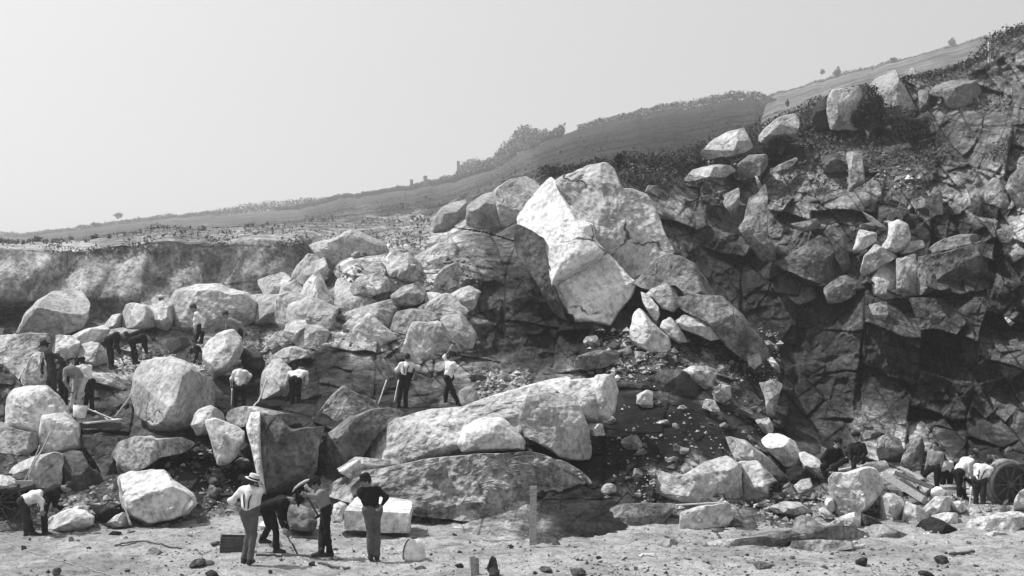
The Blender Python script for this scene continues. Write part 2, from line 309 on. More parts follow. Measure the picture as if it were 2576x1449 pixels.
# the cut earth bank at the left: a steep face with a flat field above it
EX = np.interp(PX, [-700, 0, 200, 400, 600, 760, 880, 1000], [650, 626, 636, 612, 605, 600, 585, 575]) + 5 * fbm(np.stack([PX / 70., PX * 0, PX * 0], -1), 4, 33)
TY = top_y(PX); fc = 43.2 + 2.4 * smooth01((PX + 100) / 900) - 1.8 * np.clip((PY - EX) / 190, 0, 1.3) + .75 * fbm(np.stack([PX / 130. + PY / 260., PY / 400., PX * 0], -1), 3, 34) * smooth01((PY - EX) / 50)
fc = fc + 13 * np.clip((EX - PY) / np.maximum(EX - TY, 6), 0, 1) ** 1.3
DD = DD + (fc - DD) * smooth01((900 - PX) / 160) * smooth01((805 - 60 * smooth01((PX - 300) / 300) - PY) / 60)
P0 = D(PX, PY, DD); BK = smooth01((920 - PX) / 160) * smooth01((800 - PY) / 60)
# roughness by region: 1 = blocky dark cliff, 0 = smooth earth bank
RG = [(2200, 800, 1.), (2200, 500, 1.), (2500, 500, 1), (2500, 900, 1), (2000, 600, .9), (1850, 700, .7), (1950, 900, .7), (2100, 1000, .8), (2400, 1100, .8), (2500, 250, .6), (2200, 350, .5), (1800, 450, .6), (1700, 900, .5), (1700, 1100, .15), (1600, 1050, .15), (1500, 900, .4), (1300, 800, .5), (1200, 700, .5), (1000, 700, .3), (850, 780, .3), (1100, 760, .3), (1150, 650, .4), (750, 850, .35), (1000, 900, .4), (900, 1000, .4),
      (600, 800, .3), (450, 780, .3), (500, 680, .08), (200, 700, .08), (50, 700, .08), (700, 660, .1), (400, 590, .1), (800, 560, .1), (1000, 560, .1), (100, 900, .35), (400, 900, .3), (300, 1050, .4), (500, 1150, .4), (1200, 1200, .3), (1600, 1300, .3), (1900, 1200, .6), (1300, 500, .2)]
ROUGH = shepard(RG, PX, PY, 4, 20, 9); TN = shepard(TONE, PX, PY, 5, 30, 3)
S = np.stack([PX, PY], -1); W3 = np.stack([PX / 90., PY / 90., PX * 0], -1)
wx = 18 * fbm(W3 * .5, 3, 61); wy = 15 * fbm(W3 * .5, 3, 62)
def rot2(x, y, a): return x * math.cos(a) - y * math.sin(a), x * math.sin(a) + y * math.cos(a)
disp = 0; JT = np.zeros(PX.shape)
def blocks(Sx, Sy, seed, tilt):
    i = np.floor(Sx).astype(np.int64); y = Sy + _hash(i, i * 0, i * 0 + 7, seed) * .9 + (_hash(i, i * 0, i * 0 + 8, seed) - .5) * .6 * (Sx - i); j = np.floor(y).astype(np.int64)
    fx = Sx - i - .5; fy = y - j - .5
    o = (_hash(i, j, i * 0, seed) - .5) + tilt * 2 * ((_hash(i, j, i * 0 + 1, seed) - .5) * fx + (_hash(i, j, i * 0 + 2, seed) - .65) * fy)
    e = np.minimum(.5 - np.abs(fx), .5 - np.abs(fy)); return o, e
for kind, cx_, cy_, ang, amp, sd_ in (('b', 150, 105, -.12, 1.5, 11), ('v', 90, 60, .4, .35, 12), ('b', 58, 84, .62, .62, 15), ('b', 26, 34, -.3, .14, 16), ('v', 22, 15, -.5, .06, 13), ('b', 10, 13, .5, .035, 17)):
    a_, b2 = rot2(PX + wx, PY + wy, ang); o_, e_ = facets(np.stack([a_ / cx_, b2 / cy_], -1), sd_, 1.5) if kind == 'v' else blocks(a_ / cx_, b2 / cy_, sd_, 1.3)
    msk = 1. if cx_ > 80 else smooth01(.55 + 1.3 * vnoise(W3 * .9, 90 + cx_))
    disp = disp + amp * o_ * msk
    if cx_ > 20: JT = np.maximum(JT, (1 - smooth01(e_ * (cx_ if kind == 'v' else min(cx_, cy_)) / (3.2 if cx_ > 50 else 2.)))* (smooth01(vnoise(W3 * .8, 133 + cx_) * 3 + .6)) * (1. if cx_ > 50 else .6))
    if kind == 'b' and cx_ > 50: disp = disp + amp * .22 * smooth01(1 - e_ / .035) * msk * smooth01(vnoise(W3 * .6, 33 + cx_) * 3)
soft = .8 * fbm(P0 * .22, 3, 71) + .10 * fbm(P0 * 1.1, 3, 72) + .035 * fbm(P0 * 3.5, 3, 73)
lump = np.abs(fbm(P0 * .75, 3, 74)) * .5
gr = np.abs(np.gradient(DD, axis=0) / np.minimum(np.gradient(PY, axis=0), -1e-3)); GF = 1 / (1 + (gr / .09) ** 2)
disp = disp * ROUGH * 1.25 * (DD / 45.) + soft * (.5 + .6 * ROUGH) * (1 - .75 * BK) + lump * smooth01(ROUGH * 3 - .4) * (1 - smooth01(ROUGH * 2 - 1))
# erosion gullies on the earth banks
gl = np.abs(vnoise(np.stack([PX / 42. + wx / 50, PY / 300., PX * 0], -1), 81)); disp = disp + (1 - smooth01(ROUGH * 4)) * .7 * (gl - .3) * smooth01((PY - 625) / 60)
edge_f = np.clip(v * 12, 0, 1) * np.clip((1 - v) * 25, .25, 1)
disp = disp * edge_f * GF
disp = disp * (1 - .85 * BK) + .85 * BK * soft * .3
for _ in range(1): disp[1:-1, 1:-1] = (4 * disp[1:-1, 1:-1] + disp[:-2, 1:-1] + disp[2:, 1:-1] + disp[1:-1, :-2] + disp[1:-1, 2:]) / 8
DF = DD + disp * (1 - smooth01((EX - PY + 5) / 9) * smooth01((1000 - PX) / 200))
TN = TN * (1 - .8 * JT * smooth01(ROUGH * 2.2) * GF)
VV = D(PX, PY, DF)
# behind the brow the land runs back
last = VV[-1]; back = []
for k, (dy, dz) in enumerate(((1.2, .0), (3, -.1), (6, -.3), (10, -.8), (16, -2.), (24, -4))):
    back.append(last + np.stack([last[:, 0] * 0, last[:, 0] * 0 + dy, last[:, 0] * 0 + dz + .12 * vnoise(np.stack([px / 15., px * 0 + k, px * 0], -1), 5)], -1))
VV2 = np.concatenate([VV, np.array(back)], 0); TN2 = np.concatenate([TN, np.repeat(TN[-1:], 6, 0)], 0)
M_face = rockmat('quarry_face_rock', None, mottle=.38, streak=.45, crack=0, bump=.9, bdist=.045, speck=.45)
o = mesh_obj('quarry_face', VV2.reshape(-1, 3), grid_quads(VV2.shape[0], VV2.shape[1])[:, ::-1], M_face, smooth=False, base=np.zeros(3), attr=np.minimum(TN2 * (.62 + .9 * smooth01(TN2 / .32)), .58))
tag(o, kind='structure')

# hills behind
def hill(name, sky_pts, base_pts, d0, d1, tones, mat, seed, x0=-900, x1=3500, step=6):
    px = np.arange(x0, x1, step, float); ty = np.interp(px, *zip(*sky_pts)) + 3 * fbm(np.stack([px / 22., px * 0, px * 0], -1), 4, seed)
    by = np.interp(px, *zip(*base_pts)); a = np.interp(px, *zip(*d0)); b = np.interp(px, *zip(*d1)); nr = 90
    v = np.linspace(0, 1, nr)[:, None]; PY = by + (ty - by) * v; dd = a * (b / a) ** (v ** 1.7); PXX = np.broadcast_to(px, PY.shape)
    dd = dd + 3.5 * fbm(np.stack([PXX / 110., PY / 45., PY * 0], -1), 5, seed + 2) * np.clip((1 - v) * 8, 0, 1)
    V = D(PXX, PY, dd); L = V[-1]
    ex = [L + np.array([0, dy, dz]) for dy, dz in ((8, .1), (24, -2.5), (60, -12))]
    V = np.concatenate([V, np.array(ex)]); T = shepard(tones, PXX, PY, 4, 18, seed + 5); T = np.concatenate([T, np.repeat(T[-1:], 3, 0)])
    o = mesh_obj(name, V.reshape(-1, 3), grid_quads(V.shape[0], V.shape[1])[:, ::-1], mat, smooth=True, base=np.zeros(3), attr=T); tag(o, kind='structure'); return px, L
M_hill = rockmat('hill_scrub_ground', None, mottle=.6, crack=0, scale=.16, bump=1., bdist=.6, speck=.55)
SK1 = [(-900, 660), (0, 604), (180, 582), (300, 562), (500, 543), (760, 524), (850, 502), (1000, 482), (1150, 455), (1240, 425), (1330, 375), (1420, 340), (1500, 312), (1650, 282), (1740, 272), (1830, 250), (1900, 250), (1950, 272), (2100, 330), (3500, 400)]
hx1, hL1 = hill('far_hillside', SK1, [(-900, 700), (0, 660), (700, 640), (1100, 600), (1400, 500), (1900, 430), (3500, 430)],
     [(-900, 52), (0, 56), (500, 60), (1000, 64), (1300, 62), (1900, 62), (3500, 62)], [(-900, 480), (300, 480), (1000, 440), (1200, 380), (1400, 330), (1900, 300), (3500, 300)],
     [(0, 610, .18), (300, 575, .16), (500, 560, .22), (620, 545, .2), (700, 560, .2), (900, 545, .2), (850, 520, .13), (1000, 505, .12), (1100, 490, .12), (1050, 545, .25), (1200, 460, .14), (1300, 420, .12), (1400, 390, .06), (1500, 350, .05), (1650, 320, .045), (1800, 290, .045), (1900, 270, .06), (1700, 380, .04), (1850, 330, .04)], M_hill, 201)
SK2 = [(-900, 700), (1700, 400), (1900, 262), (1960, 236), (2050, 208), (2160, 182), (2300, 145), (2400, 118), (2500, 92), (2576, 70), (3500, -180)]
hx2, hL2 = hill('upper_hillside', SK2, [(-900, 760), (1700, 460), (2000, 350), (2200, 270), (2576, 200), (3500, 0)],
     [(-900, 75), (3500, 70)], [(-900, 430), (3500, 400)],
     [(1960, 250, .24), (2100, 215, .28), (2250, 180, .26), (2400, 140, .22), (2500, 110, .18), (2576, 90, .15), (2300, 200, .3), (2150, 240, .2)], M_hill, 231, x0=1500)

# ---------------------------------------------------------------- boulders and quarried blocks
def embed(poly, d, T):
    """keep a rock proud of the quarry face it is bedded in"""
    c = poly.mean(0)
    if c[1] > float(bot_y(c[0])) - 2: return d
    pts = [c] + [c * .45 + q * .55 for q in poly]; s_ = []
    for q in pts:
        j = int(np.clip(np.searchsorted(px, q[0]), 1, len(px) - 2)); i = int(np.argmin(np.abs(PY[:, j] - q[1])))
        if abs(PY[i, j] - q[1]) < 6: s_.append(DF[i, j])
    return min(d, float(np.percentile(s_, 30)) + .25 * T) if s_ else d
def rock_verts(poly, d, T, p=2.6, lean=.25, yaw=0., seed=0, cuts=6, rough=1., n=72, m=44, jit=1.):
    T = T * dm(d) / d; d = dm(d); poly = np.asarray(poly, float); d = embed(poly, d, T); r = np.random.default_rng(seed + 100)
    nx = np.roll(poly, -1, 0); seg = np.linalg.norm(nx - poly, axis=1); cum = np.concatenate([[0], np.cumsum(seg)])
    t = np.linspace(0, cum[-1], n, endpoint=False); k = np.searchsorted(cum, t, 'right') - 1; k = np.clip(k, 0, len(poly) - 1)
    u = ((t - cum[k]) / (seg[k] + 1e-9))[:, None]; b = poly[k] * (1 - u) + nx[k] * u
    b = b * .7 + .15 * (np.roll(b, 1, 0) + np.roll(b, -1, 0))
    c = np.array([(poly[:, 0].min() + poly[:, 0].max()) / 2, (poly[:, 1].min() + poly[:, 1].max()) / 2]) * .5 + b.mean(0) * .5
    q = b - c; ext = np.sqrt((q ** 2).sum(1)).mean()
    ang = np.arange(n) * 2 * math.pi / n
    nz = fbm(np.stack([3 * np.cos(ang), 3 * np.sin(ang), ang * 0 + seed], -1), 4, seed)
    q = q * (1.05 + .04 * jit * nz[:, None])
    ph = np.linspace(.04, math.pi - .04, m)[:, None]
    kk = (np.abs(np.sin(ph)) ** p + np.abs(np.cos(ph)) ** p) ** (-1 / p)
    rr = kk * np.sin(ph); zz = -kk * np.cos(ph)                           # zz<0 : towards the viewer
    ux = q[:, 0] / ext; uy = q[:, 1] / ext
    X = rr * ux; Y = rr * uy; Z = zz * np.ones(n)                       # normalised
    Qn = np.stack([X, Z, -Y], -1)                                         # right, away, up
    R0 = np.sqrt(ux ** 2 + uy ** 2)
    for _ in range(cuts):
        nv = np.array([r.normal() * .5, -1., r.normal() * .5 + .05]); nv /= np.linalg.norm(nv)
        sup = (Qn @ nv).max(); cc = sup * r.uniform(.66, .93); h = Qn @ nv - cc
        Qn = Qn - np.maximum(h, 0)[..., None] * nv
    Z = Qn[..., 1]
    Xp = c[0] + Qn[..., 0] * ext; Yp = c[1] - Qn[..., 2] * ext
    size = ext * d / F
    world = np.stack([Qn[..., 0] * size, Z * T, Qn[..., 2] * size], -1) + seed * 3.7
    dn = (.075 * fbm(world * (1.1 / max(size, .3)), 3, seed) + .03 * np.abs(fbm(world * (4. / max(size, .3)), 3, seed + 5))) * size * rough + .025 * rough * fbm(world * 7, 3, seed + 3)
    dep = d + Z * T + lean * Qn[..., 2] * size + yaw * Qn[..., 0] * size + dn
    V = D(Xp, Yp, dep)
    i = np.arange(m - 1)[:, None] * n; j = np.arange(n)[None]; j2 = (j + 1) % n
    Qd = np.stack([(i + j).ravel(), (i + n + j).ravel(), (i + n + j2).ravel(), (i + j2 + 0 * i).ravel()], 1)
    top = D(c[0], c[1], dep[0].mean()); bt = D(c[0], c[1], dep[-1].mean()); V = V.reshape(-1, 3); nv = len(V)
    V = np.concatenate([V, top.reshape(1, 3), bt.reshape(1, 3)])
    caps = np.array([(nv, a, (a + 1) % n) for a in range(n)] + [(nv + 1, (m - 1) * n + (a + 1) % n, (m - 1) * n + a) for a in range(n)])
    tris = np.concatenate([Qd[:, [0, 1, 2]], Qd[:, [0, 2, 3]], caps])
    return V, tris
RK = {}
def rock(key, frm, pts, d, T, tone, label, p=5.5, lean=.18, yaw=0., name='boulder', cat='boulder', mk='g', cuts=9, rough=1., parent=None, smooth=False, group=None):
    poly = fr(frm, pts); seed = len(RK) + 1
    ext = np.ptp(poly, axis=0).max(); n = int(np.clip(ext / 2.2, 40, 150)); n -= n % 2
    V, Q = rock_verts(poly, d, T, p, lean, yaw, seed, cuts, rough, n, int(n * .6))
    o = mesh_obj(name, V, Q, rock_mat(tone, mk), parent=parent, smooth=smooth)
    RK[key] = o
    if parent is None: tag(o, label, cat, group)
    elif label: o['label'] = label
    return o
ROCKS = [
 # key, frame, outline, depth, thickness, tone, label, options
 # ---- left, men's ledge and the blocks under it
 ('ledge', 'a', [(62, 1300), (85, 1040), (150, 965), (300, 938), (470, 930), (590, 1030), (640, 1110), (650, 1190), (700, 1230), (775, 1330), (790, 1420), (700, 1440), (400, 1440), (150, 1420), (70, 1400)], 31.2, 1.5, .56, 'large pale quarried block under the man in the dark suit', dict(p=5, lean=.12, cuts=3, name='stone_block', cat='stone block')),
 ('ledge2', 'D', [(98, 1085), (106, 1045), (160, 1042), (196, 1075), (206, 1128), (150, 1138), (102, 1142)], 29.9, .9, .6, 'pale smooth upright block just below the white bucket on the left', dict(p=5, lean=.05, cuts=2, name='stone_block', cat='stone block')),
 ('ledge3', 'D', [(-40, 1075), (5, 1062), (38, 1080), (98, 1092), (100, 1122), (55, 1158), (20, 1175), (-40, 1180)], 29.4, 1.2, .42, 'grey boulder cut by the left picture edge under the pale block', dict(p=3)),
 ('bank', 'a', [(-250, 440), (0, 448), (250, 430), (520, 432), (500, 560), (420, 620), (300, 640), (210, 860), (120, 1000), (80, 1300), (-250, 1300)], 37, 1.6, .55, 'broad weathered rock ledge at the left edge with a flat sunlit top', dict(p=4, lean=.1, cuts=5, mk='m', name='rock_ledge', cat='rock ledge')),
 ('hump', 'a', [(480, 480), (560, 432), (700, 428), (790, 495), (765, 610), (700, 720), (580, 740), (500, 610)], 36.4, 1.2, .5, 'rounded grey hump of rock behind the hat of the man in the suit', dict(mk='m')),
 ('wedge', 'a', [(212, 860), (300, 640), (370, 600), (450, 620), (480, 900), (300, 950), (235, 935)], 34, .8, .5, 'pale leaning wedge of rock left of the man in the dark suit', dict(p=3)),
 ('pale36', 'a', [(760, 560), (800, 520), (900, 492), (1000, 515), (1060, 600), (1060, 700), (900, 740), (780, 700)], 36.6, 1.0, .55, 'low pale rounded rock left of the two bending diggers', dict()),
 ('round', 'a', [(1330, 840), (1420, 715), (1560, 655), (1720, 668), (1900, 740), (2040, 865), (2125, 990), (2150, 1100), (2060, 1200), (1950, 1260), (1880, 1360), (1680, 1410), (1500, 1340), (1350, 1200), (1315, 1000)], 31.8, 2.0, .44, 'huge round grey boulder in front of the two bending diggers', dict(p=2.3, cuts=4, rough=.7)),
 ('egg', 'a', [(2015, 570), (2080, 478), (2190, 392), (2300, 378), (2395, 450), (2417, 560), (2350, 690), (2260, 785), (2130, 840), (2060, 770), (2020, 670)], 35, 1.2, .48, 'egg-shaped pale boulder standing in front of the man in the dark vest', dict(p=2.3, cuts=3, rough=.7)),
 ('dwedge', 'c', [(345, 510), (415, 465), (500, 540), (535, 640), (490, 720), (400, 720), (325, 620)], 36, .9, .13, 'dark pointed rock right of the egg-shaped boulder', dict(p=3, mk='m')),
 ('mid5', 'c', [(485, 880), (520, 700), (600, 605), (680, 595), (760, 680), (760, 800), (730, 960), (600, 1040), (480, 980)], 34.4, 1.1, .42, 'upright light grey boulder left of the man bent double in a white shirt', dict(p=2.6)),
 ('slab6', 'c', [(185, 1110), (240, 1045), (350, 1008), (470, 1012), (600, 1045), (815, 1092), (790, 1130), (600, 1120), (420, 1185), (300, 1190), (200, 1165)], 30.4, .9, .45, 'long low mottled slab at the feet of the back-turned man in a white shirt', dict(p=3, mk='m')),
 ('cap7', 'a', [(1890, 1320), (1945, 1180), (2090, 1122), (2230, 1215), (2235, 1290), (2100, 1400), (1960, 1420)], 30.2, 1.0, .5, 'small light-topped rock leaning on the right side of the huge round boulder', dict(p=2.4)),
 ('tooth', 'D', [(518, 1060), (540, 1053), (585, 1068), (616, 1086), (609, 1118), (596, 1145), (578, 1163), (547, 1169), (537, 1130), (526, 1095)], 28.4, .7, .58, 'pale tooth-shaped rock with a smooth front above the dark hollow', dict(p=4, lean=-.05, cuts=2)),
 ('tall', 'D', [(638, 1075), (655, 1042), (700, 1050), (735, 1082), (816, 1073), (803, 1120), (795, 1180), (765, 1212), (700, 1235), (668, 1238), (650, 1170)], 28.6, 1.4, .24, 'tall dark split boulder behind the straw-hatted man', dict(p=4, lean=.0, cuts=4, mk='m', yaw=.15)),
 ('split', 'D', [(620, 1078), (632, 1038), (655, 1040), (655, 1100), (658, 1165), (669, 1240), (652, 1222), (636, 1145)], 27.7, .5, .62, 'narrow pale split face along the left side of the tall dark boulder', dict(p=4, name='rock_slab', cat='rock slab', cuts=1)),
 ('r10', 'D', [(792, 1200), (790, 1150), (825, 1092), (880, 1052), (940, 1031), (1003, 1030), (1015, 1046), (965, 1082), (935, 1110), (905, 1160), (862, 1200), (835, 1212)], 29.4, 1.4, .26, 'dark rough boulder with a sunlit upper edge between tall boulder and pale outcrop', dict(p=2.5, mk='m')),
 ('mound', 'D', [(765, 1072), (800, 1040), (832, 998), (862, 968), (895, 988), (940, 1008), (955, 1035), (890, 1075), (800, 1100)], 31.6, 1.1, .33, 'peaked heap of earth and rock right of the bent man in white', dict(mk='d', p=2, name='earth_heap', cat='heap')),
 ('r12', 'b', [(1135, 215), (1190, 105), (1350, 48), (1520, 35), (1560, 70), (1800, 60), (1950, 110), (1830, 210), (1600, 255), (1500, 330), (1400, 385), (1290, 400), (1230, 440), (1190, 420), (1180, 300)], 28.4, 1.3, .38, 'wide rock with a bright chipped top just above the big mottled block', dict(p=3, mk='m')),
 ('r13', 'b', [(1200, 470), (1240, 430), (1310, 400), (1450, 388), (1640, 388), (1730, 480), (1850, 560), (1935, 625), (1945, 720), (1880, 810), (1700, 880), (1500, 912), (1380, 885), (1310, 845), (1250, 760), (1205, 620)], 26.4, 1.5, .52, 'big angular block with mottled sloping top left of the straw-hatted man', dict(p=3.6, lean=.55, cuts=4, name='stone_block', cat='stone block')),
 ('r14', 'b', [(92, 420), (155, 330), (330, 250), (560, 200), (625, 230), (620, 400), (590, 560), (300, 570), (150, 520), (95, 460)], 27.6, 1.2, .55, 'pale flat-faced block above the two workers bending by the cart', dict(p=5, lean=.1, cuts=3, name='stone_block', cat='stone block')),
 ('r14b', 'b', [(605, 240), (720, 195), (820, 210), (900, 350), (1000, 420), (1045, 560), (900, 760), (640, 745), (600, 500)], 28, 1.3, .13, 'dark broken boulder right of the pale flat-faced block', dict(p=3, mk='m')),
 ('r15', 'b', [(830, 40), (1000, 45), (1180, 60), (1165, 200), (1190, 400), (1180, 580), (1060, 520), (960, 300), (860, 160)], 29.2, 1.1, .16, 'tall dark rock left of the bright-topped rock', dict(p=4, mk='m')),
 ('r18', 'b', [(450, 935), (520, 840), (700, 768), (840, 785), (945, 850), (925, 925), (840, 980), (700, 1018), (560, 1018), (470, 985)], 25.3, .8, .56, 'pale low oval boulder on the floor right of the bending workers', dict(p=2.5, cuts=3)),
 ('r19', 'b', [(700, 775), (755, 742), (900, 738), (935, 780), (900, 840), (760, 830)], 26.1, .6, .6, 'flat pale slab behind the low oval boulder', dict(p=3)),
 ('r20', 'b', [(900, 735), (1000, 728), (1150, 760), (1255, 785), (1200, 850), (1080, 920), (980, 905), (950, 800)], 25.8, .6, .07, 'dark ragged pile of broken rock beside the low oval boulder', dict(p=2.4, mk='d')),
 ('r21', 'b', [(1050, 920), (1150, 840), (1240, 800), (1290, 860), (1320, 930), (1200, 948), (1100, 965)], 25.4, .6, .45, 'light low rock by the foot of the leaning pole', dict()),
 # ---- upper left
 ('dome', 'h', [(112, 1072), (170, 950), (260, 850), (350, 800), (450, 785), (545, 795), (592, 870), (592, 970), (560, 1030), (420, 1080), (250, 1090)], 46.5, 2.2, .42, 'pale dome of rock bulging out of the earth bank at far left', dict(p=2.6, lean=.35, rough=.7)),
 ('dsl', 'h', [(-60, 1040), (10, 1038), (60, 1050), (97, 1092), (40, 1102), (-60, 1100)], 42, 1, .14, 'small dark slab lying on the flat ledge at the left edge', dict()),
 ('p1', 'h', [(490, 1090), (560, 1050), (700, 1018), (745, 1050), (700, 1130), (560, 1150), (500, 1130)], 41, 1.6, .5, 'long low pale rock sloping down behind the two bending diggers', dict(p=2.4, rough=.6)),
 ('p2', 'h', [(712, 1010), (760, 950), (800, 938), (838, 945), (835, 1030), (760, 1040), (715, 1040)], 42.5, 1.3, .52, 'small pale rounded rock, leftmost of the upright row under the earth bank', dict(p=2.4, rough=.6)),
 ('p3', 'h', [(828, 960), (858, 880), (905, 863), (1000, 885), (1060, 960), (1050, 1030), (900, 1045), (830, 1030)], 42.5, 1.5, .5, 'tall pale rounded rock above the heads of the two bending diggers', dict(p=2.6, rough=.6)),
 ('p4', 'h', [(1020, 930), (1060, 868), (1120, 845), (1170, 860), (1175, 1000), (1140, 1050), (1060, 1030)], 42.5, 1.3, .5, 'pale rounded rock under the half hidden cap on the ridge', dict(p=2.6, rough=.6)),
 ('p5', 'h', [(1150, 860), (1200, 785), (1340, 742), (1450, 738), (1560, 768), (1680, 800), (1740, 860), (1720, 980), (1600, 1060), (1400, 1070), (1200, 1050), (1160, 980)], 44.5, 2.2, .48, 'broad pale mound of rock behind the white-shirted man standing high on the left', dict(p=2.3, rough=1., cuts=5)),
 ('p6', 'h', [(1680, 830), (1740, 805), (1850, 815), (1950, 800), (2000, 860), (1960, 960), (1850, 1020), (1720, 1010)], 44.5, 1.6, .45, 'pale low shoulder of rock right of the broad pale mound', dict(p=2.3)),
 # ---- centre slope
 ('s1', 'h', [(1908, 860), (1935, 825), (1975, 840), (1990, 885), (1965, 925), (1925, 915)], 44, .7, .55, 'small round white rock at the left foot of the rubble slope', dict(p=2.2)),
 ('s2', 'h', [(2015, 700), (2060, 640), (2120, 590), (2200, 560), (2230, 640), (2190, 740), (2100, 750), (2030, 730)], 48.5, 1.2, .46, 'pale corner boulder at the upper left end of the rubble slope', dict()),
 ('s3', 'c', [(680, 410), (720, 290), (800, 245), (880, 235), (910, 290), (860, 380), (800, 460), (720, 450)], 40.5, 1.2, .5, 'smooth pale rock, left one of a pair low on the rubble slope', dict(p=2.4)),
 ('s4', 'c', [(825, 430), (860, 340), (950, 285), (1060, 300), (1050, 380), (960, 440), (880, 460)], 40.2, 1.1, .48, 'smooth pale rock, right one of a pair low on the rubble slope', dict(p=2.4)),
 ('s5', 'i', [(265, 1240), (270, 1150), (310, 1100), (400, 1078), (480, 1082), (560, 1105), (605, 1165), (560, 1230), (470, 1260), (350, 1250)], 40.5, 1.4, .3, 'grey boulder with a bright upper rim above the man with the braces', dict(p=3, mk='m')),
 ('s6', 'i', [(290, 790), (330, 730), (400, 700), (440, 760), (420, 850), (350, 890), (300, 860)], 47, 1, .36, 'rounded stone set in the earth of the upper rubble slope', dict()),
 ('s7', 'i', [(0, 930), (60, 860), (180, 840), (270, 880), (260, 960), (120, 1000), (20, 990)], 43.8, 1.1, .44, 'pale hummock at the middle left of the rubble slope', dict(mk='m')),
 ('s8', 'i', [(270, 990), (340, 930), (450, 900), (500, 950), (470, 1040), (360, 1060), (280, 1050)], 43, 1.1, .4, 'grey hummock in the middle of the rubble slope', dict(mk='m')),
 ('s9', 'c', [(1280, 330), (1320, 285), (1450, 270), (1560, 290), (1580, 350), (1480, 400), (1340, 400)], 40.8, .9, .38, 'low lumpy rock left of the grey rimmed boulder', dict(mk='m')),
 ('s10', 'i', [(225, 800), (235, 740), (262, 725), (300, 735), (285, 770), (255, 805)], 48.4, .4, .6, 'small white splinter of rock near the top of the rubble slope', dict(name='rock_fragment', cat='rock fragment')),
 ('s11', 'c', [(540, 640), (600, 560), (700, 500), (800, 480), (900, 520), (920, 580), (800, 600), (740, 640), (640, 620)], 37, 1.1, .46, 'pale sloping rock above the hollow where two men in white work', dict(p=2.4)),
 # ---- rounded outcrops in front
 ('oA', 'D', [(888, 1180), (925, 1105), (1000, 1056), (1080, 1031), (1160, 1028), (1200, 1010), (1310, 996), (1345, 1030), (1330, 1080), (1330, 1130), (1200, 1150), (1100, 1165), (960, 1185), (910, 1192)], 29.2, 2.0, .46, 'long pale rounded outcrop below the man with raised arm', dict(p=3, lean=.3, name='rock_outcrop', cat='rock outcrop', rough=1.9, cuts=14)),
 ('oB', 'D', [(1153, 1115), (1165, 1078), (1205, 1052), (1262, 1052), (1300, 1085), (1322, 1112), (1318, 1130), (1205, 1140), (1162, 1135)], 27.6, 1.1, .6, 'smooth white dome-shaped boulder in the middle of the outcrop', dict(p=2.6, lean=.4, rough=.5, cuts=2)),
 ('oC', 'D', [(835, 1240), (850, 1215), (930, 1188), (1060, 1162), (1200, 1144), (1330, 1138), (1400, 1160), (1470, 1205), (1502, 1255), (1495, 1310), (1455, 1350), (1360, 1352), (1230, 1325), (1100, 1300), (1040, 1290), (900, 1265)], 26.8, 2.8, .38, 'largest rounded outcrop behind the tall square post, dark below', dict(p=3, lean=.12, name='rock_outcrop', cat='rock outcrop', mk='m', cuts=16, rough=2.2)),
 ('oS', 'D', [(852, 1180), (895, 1150), (1005, 1160), (1000, 1190), (930, 1205), (885, 1205)], 28, .8, .5, 'small pale rock at the left tip of the long outcrop', dict()),
 ('oD', 'f', [(270, 660), (275, 580), (310, 530), (430, 515), (520, 530), (580, 600), (612, 690), (632, 790), (615, 842), (530, 852), (470, 838), (410, 800), (300, 740)], 28.4, 1.3, .42, 'large angular boulder with dark hollow beneath, right of the white dome', dict(p=3, yaw=.2, mk='g')),
 ('oE', 'f', [(455, 500), (530, 452), (640, 440), (668, 520), (672, 600), (660, 668), (615, 668), (575, 600)], 29, 1.0, .56, 'pale cracked block behind the large angular boulder', dict(p=3.2)),
 ('oF', 'f', [(640, 450), (665, 425), (748, 424), (770, 500), (752, 600), (722, 648), (672, 640), (655, 560)], 29.2, .8, .6, 'bright upright block at the right end of the outcrop ridge', dict(p=4, cuts=3, name='stone_block', cat='stone block')),
 ('oG', 'f', [(605, 690), (625, 672), (690, 672), (700, 730), (650, 735), (610, 715)], 28.6, .5, .5, 'small light rock below the bright upright block', dict()),
 ('oH', 'D', [(1190, 1012), (1250, 992), (1350, 963), (1420, 948), (1450, 965), (1440, 1000), (1330, 1022), (1230, 1030)], 30.2, 1.2, .55, 'bright sloping ridge of rock leading up from the small round stone', dict(p=2.4, lean=.6)),
 ('ball', 'c', [(2238, 905), (2260, 860), (2310, 832), (2365, 830), (2400, 880), (2420, 950), (2390, 1010), (2330, 1030), (2265, 990)], 31, .7, .3, 'round grey stone right of the legs of the man with raised arm', dict(p=2.1, cuts=2, rough=.6)),
 ('oT', 'e', [(1955, 330), (1990, 285), (2060, 258), (2095, 290), (2110, 350), (2040, 375), (1970, 370)], 26.0, .35, .3, 'small dark rock lying on top of the largest rounded outcrop', dict()),
 ('oU', 'e', [(1180, 335), (1280, 270), (1360, 245), (1395, 300), (1370, 385), (1290, 410), (1220, 370)], 26.6, .45, .5, 'pale wedge of stone above the cube-shaped block', dict(p=3.5)),
 ('oV', 'e', [(690, 700), (750, 640), (860, 640), (960, 690), (990, 800), (960, 880), (840, 870), (720, 840)], 24.2, .8, .24, 'dark grey boulder between the stooping digger and the man in a grey shirt', dict(p=3, mk='m')),
 ('oW', 'e', [(1140, 640), (1200, 610), (1255, 640), (1245, 740), (1200, 800), (1150, 790), (1130, 720)], 24.2, .5, .5, 'pale split stone left of the cube-shaped block', dict(p=3.4)),
 ('oX', 'e', [(480, 830), (500, 790), (560, 770), (560, 830), (500, 870)], 22.8, .35, .6, 'small pale stone behind the legs of the straw-hatted man', dict()),
 # ---- right of centre
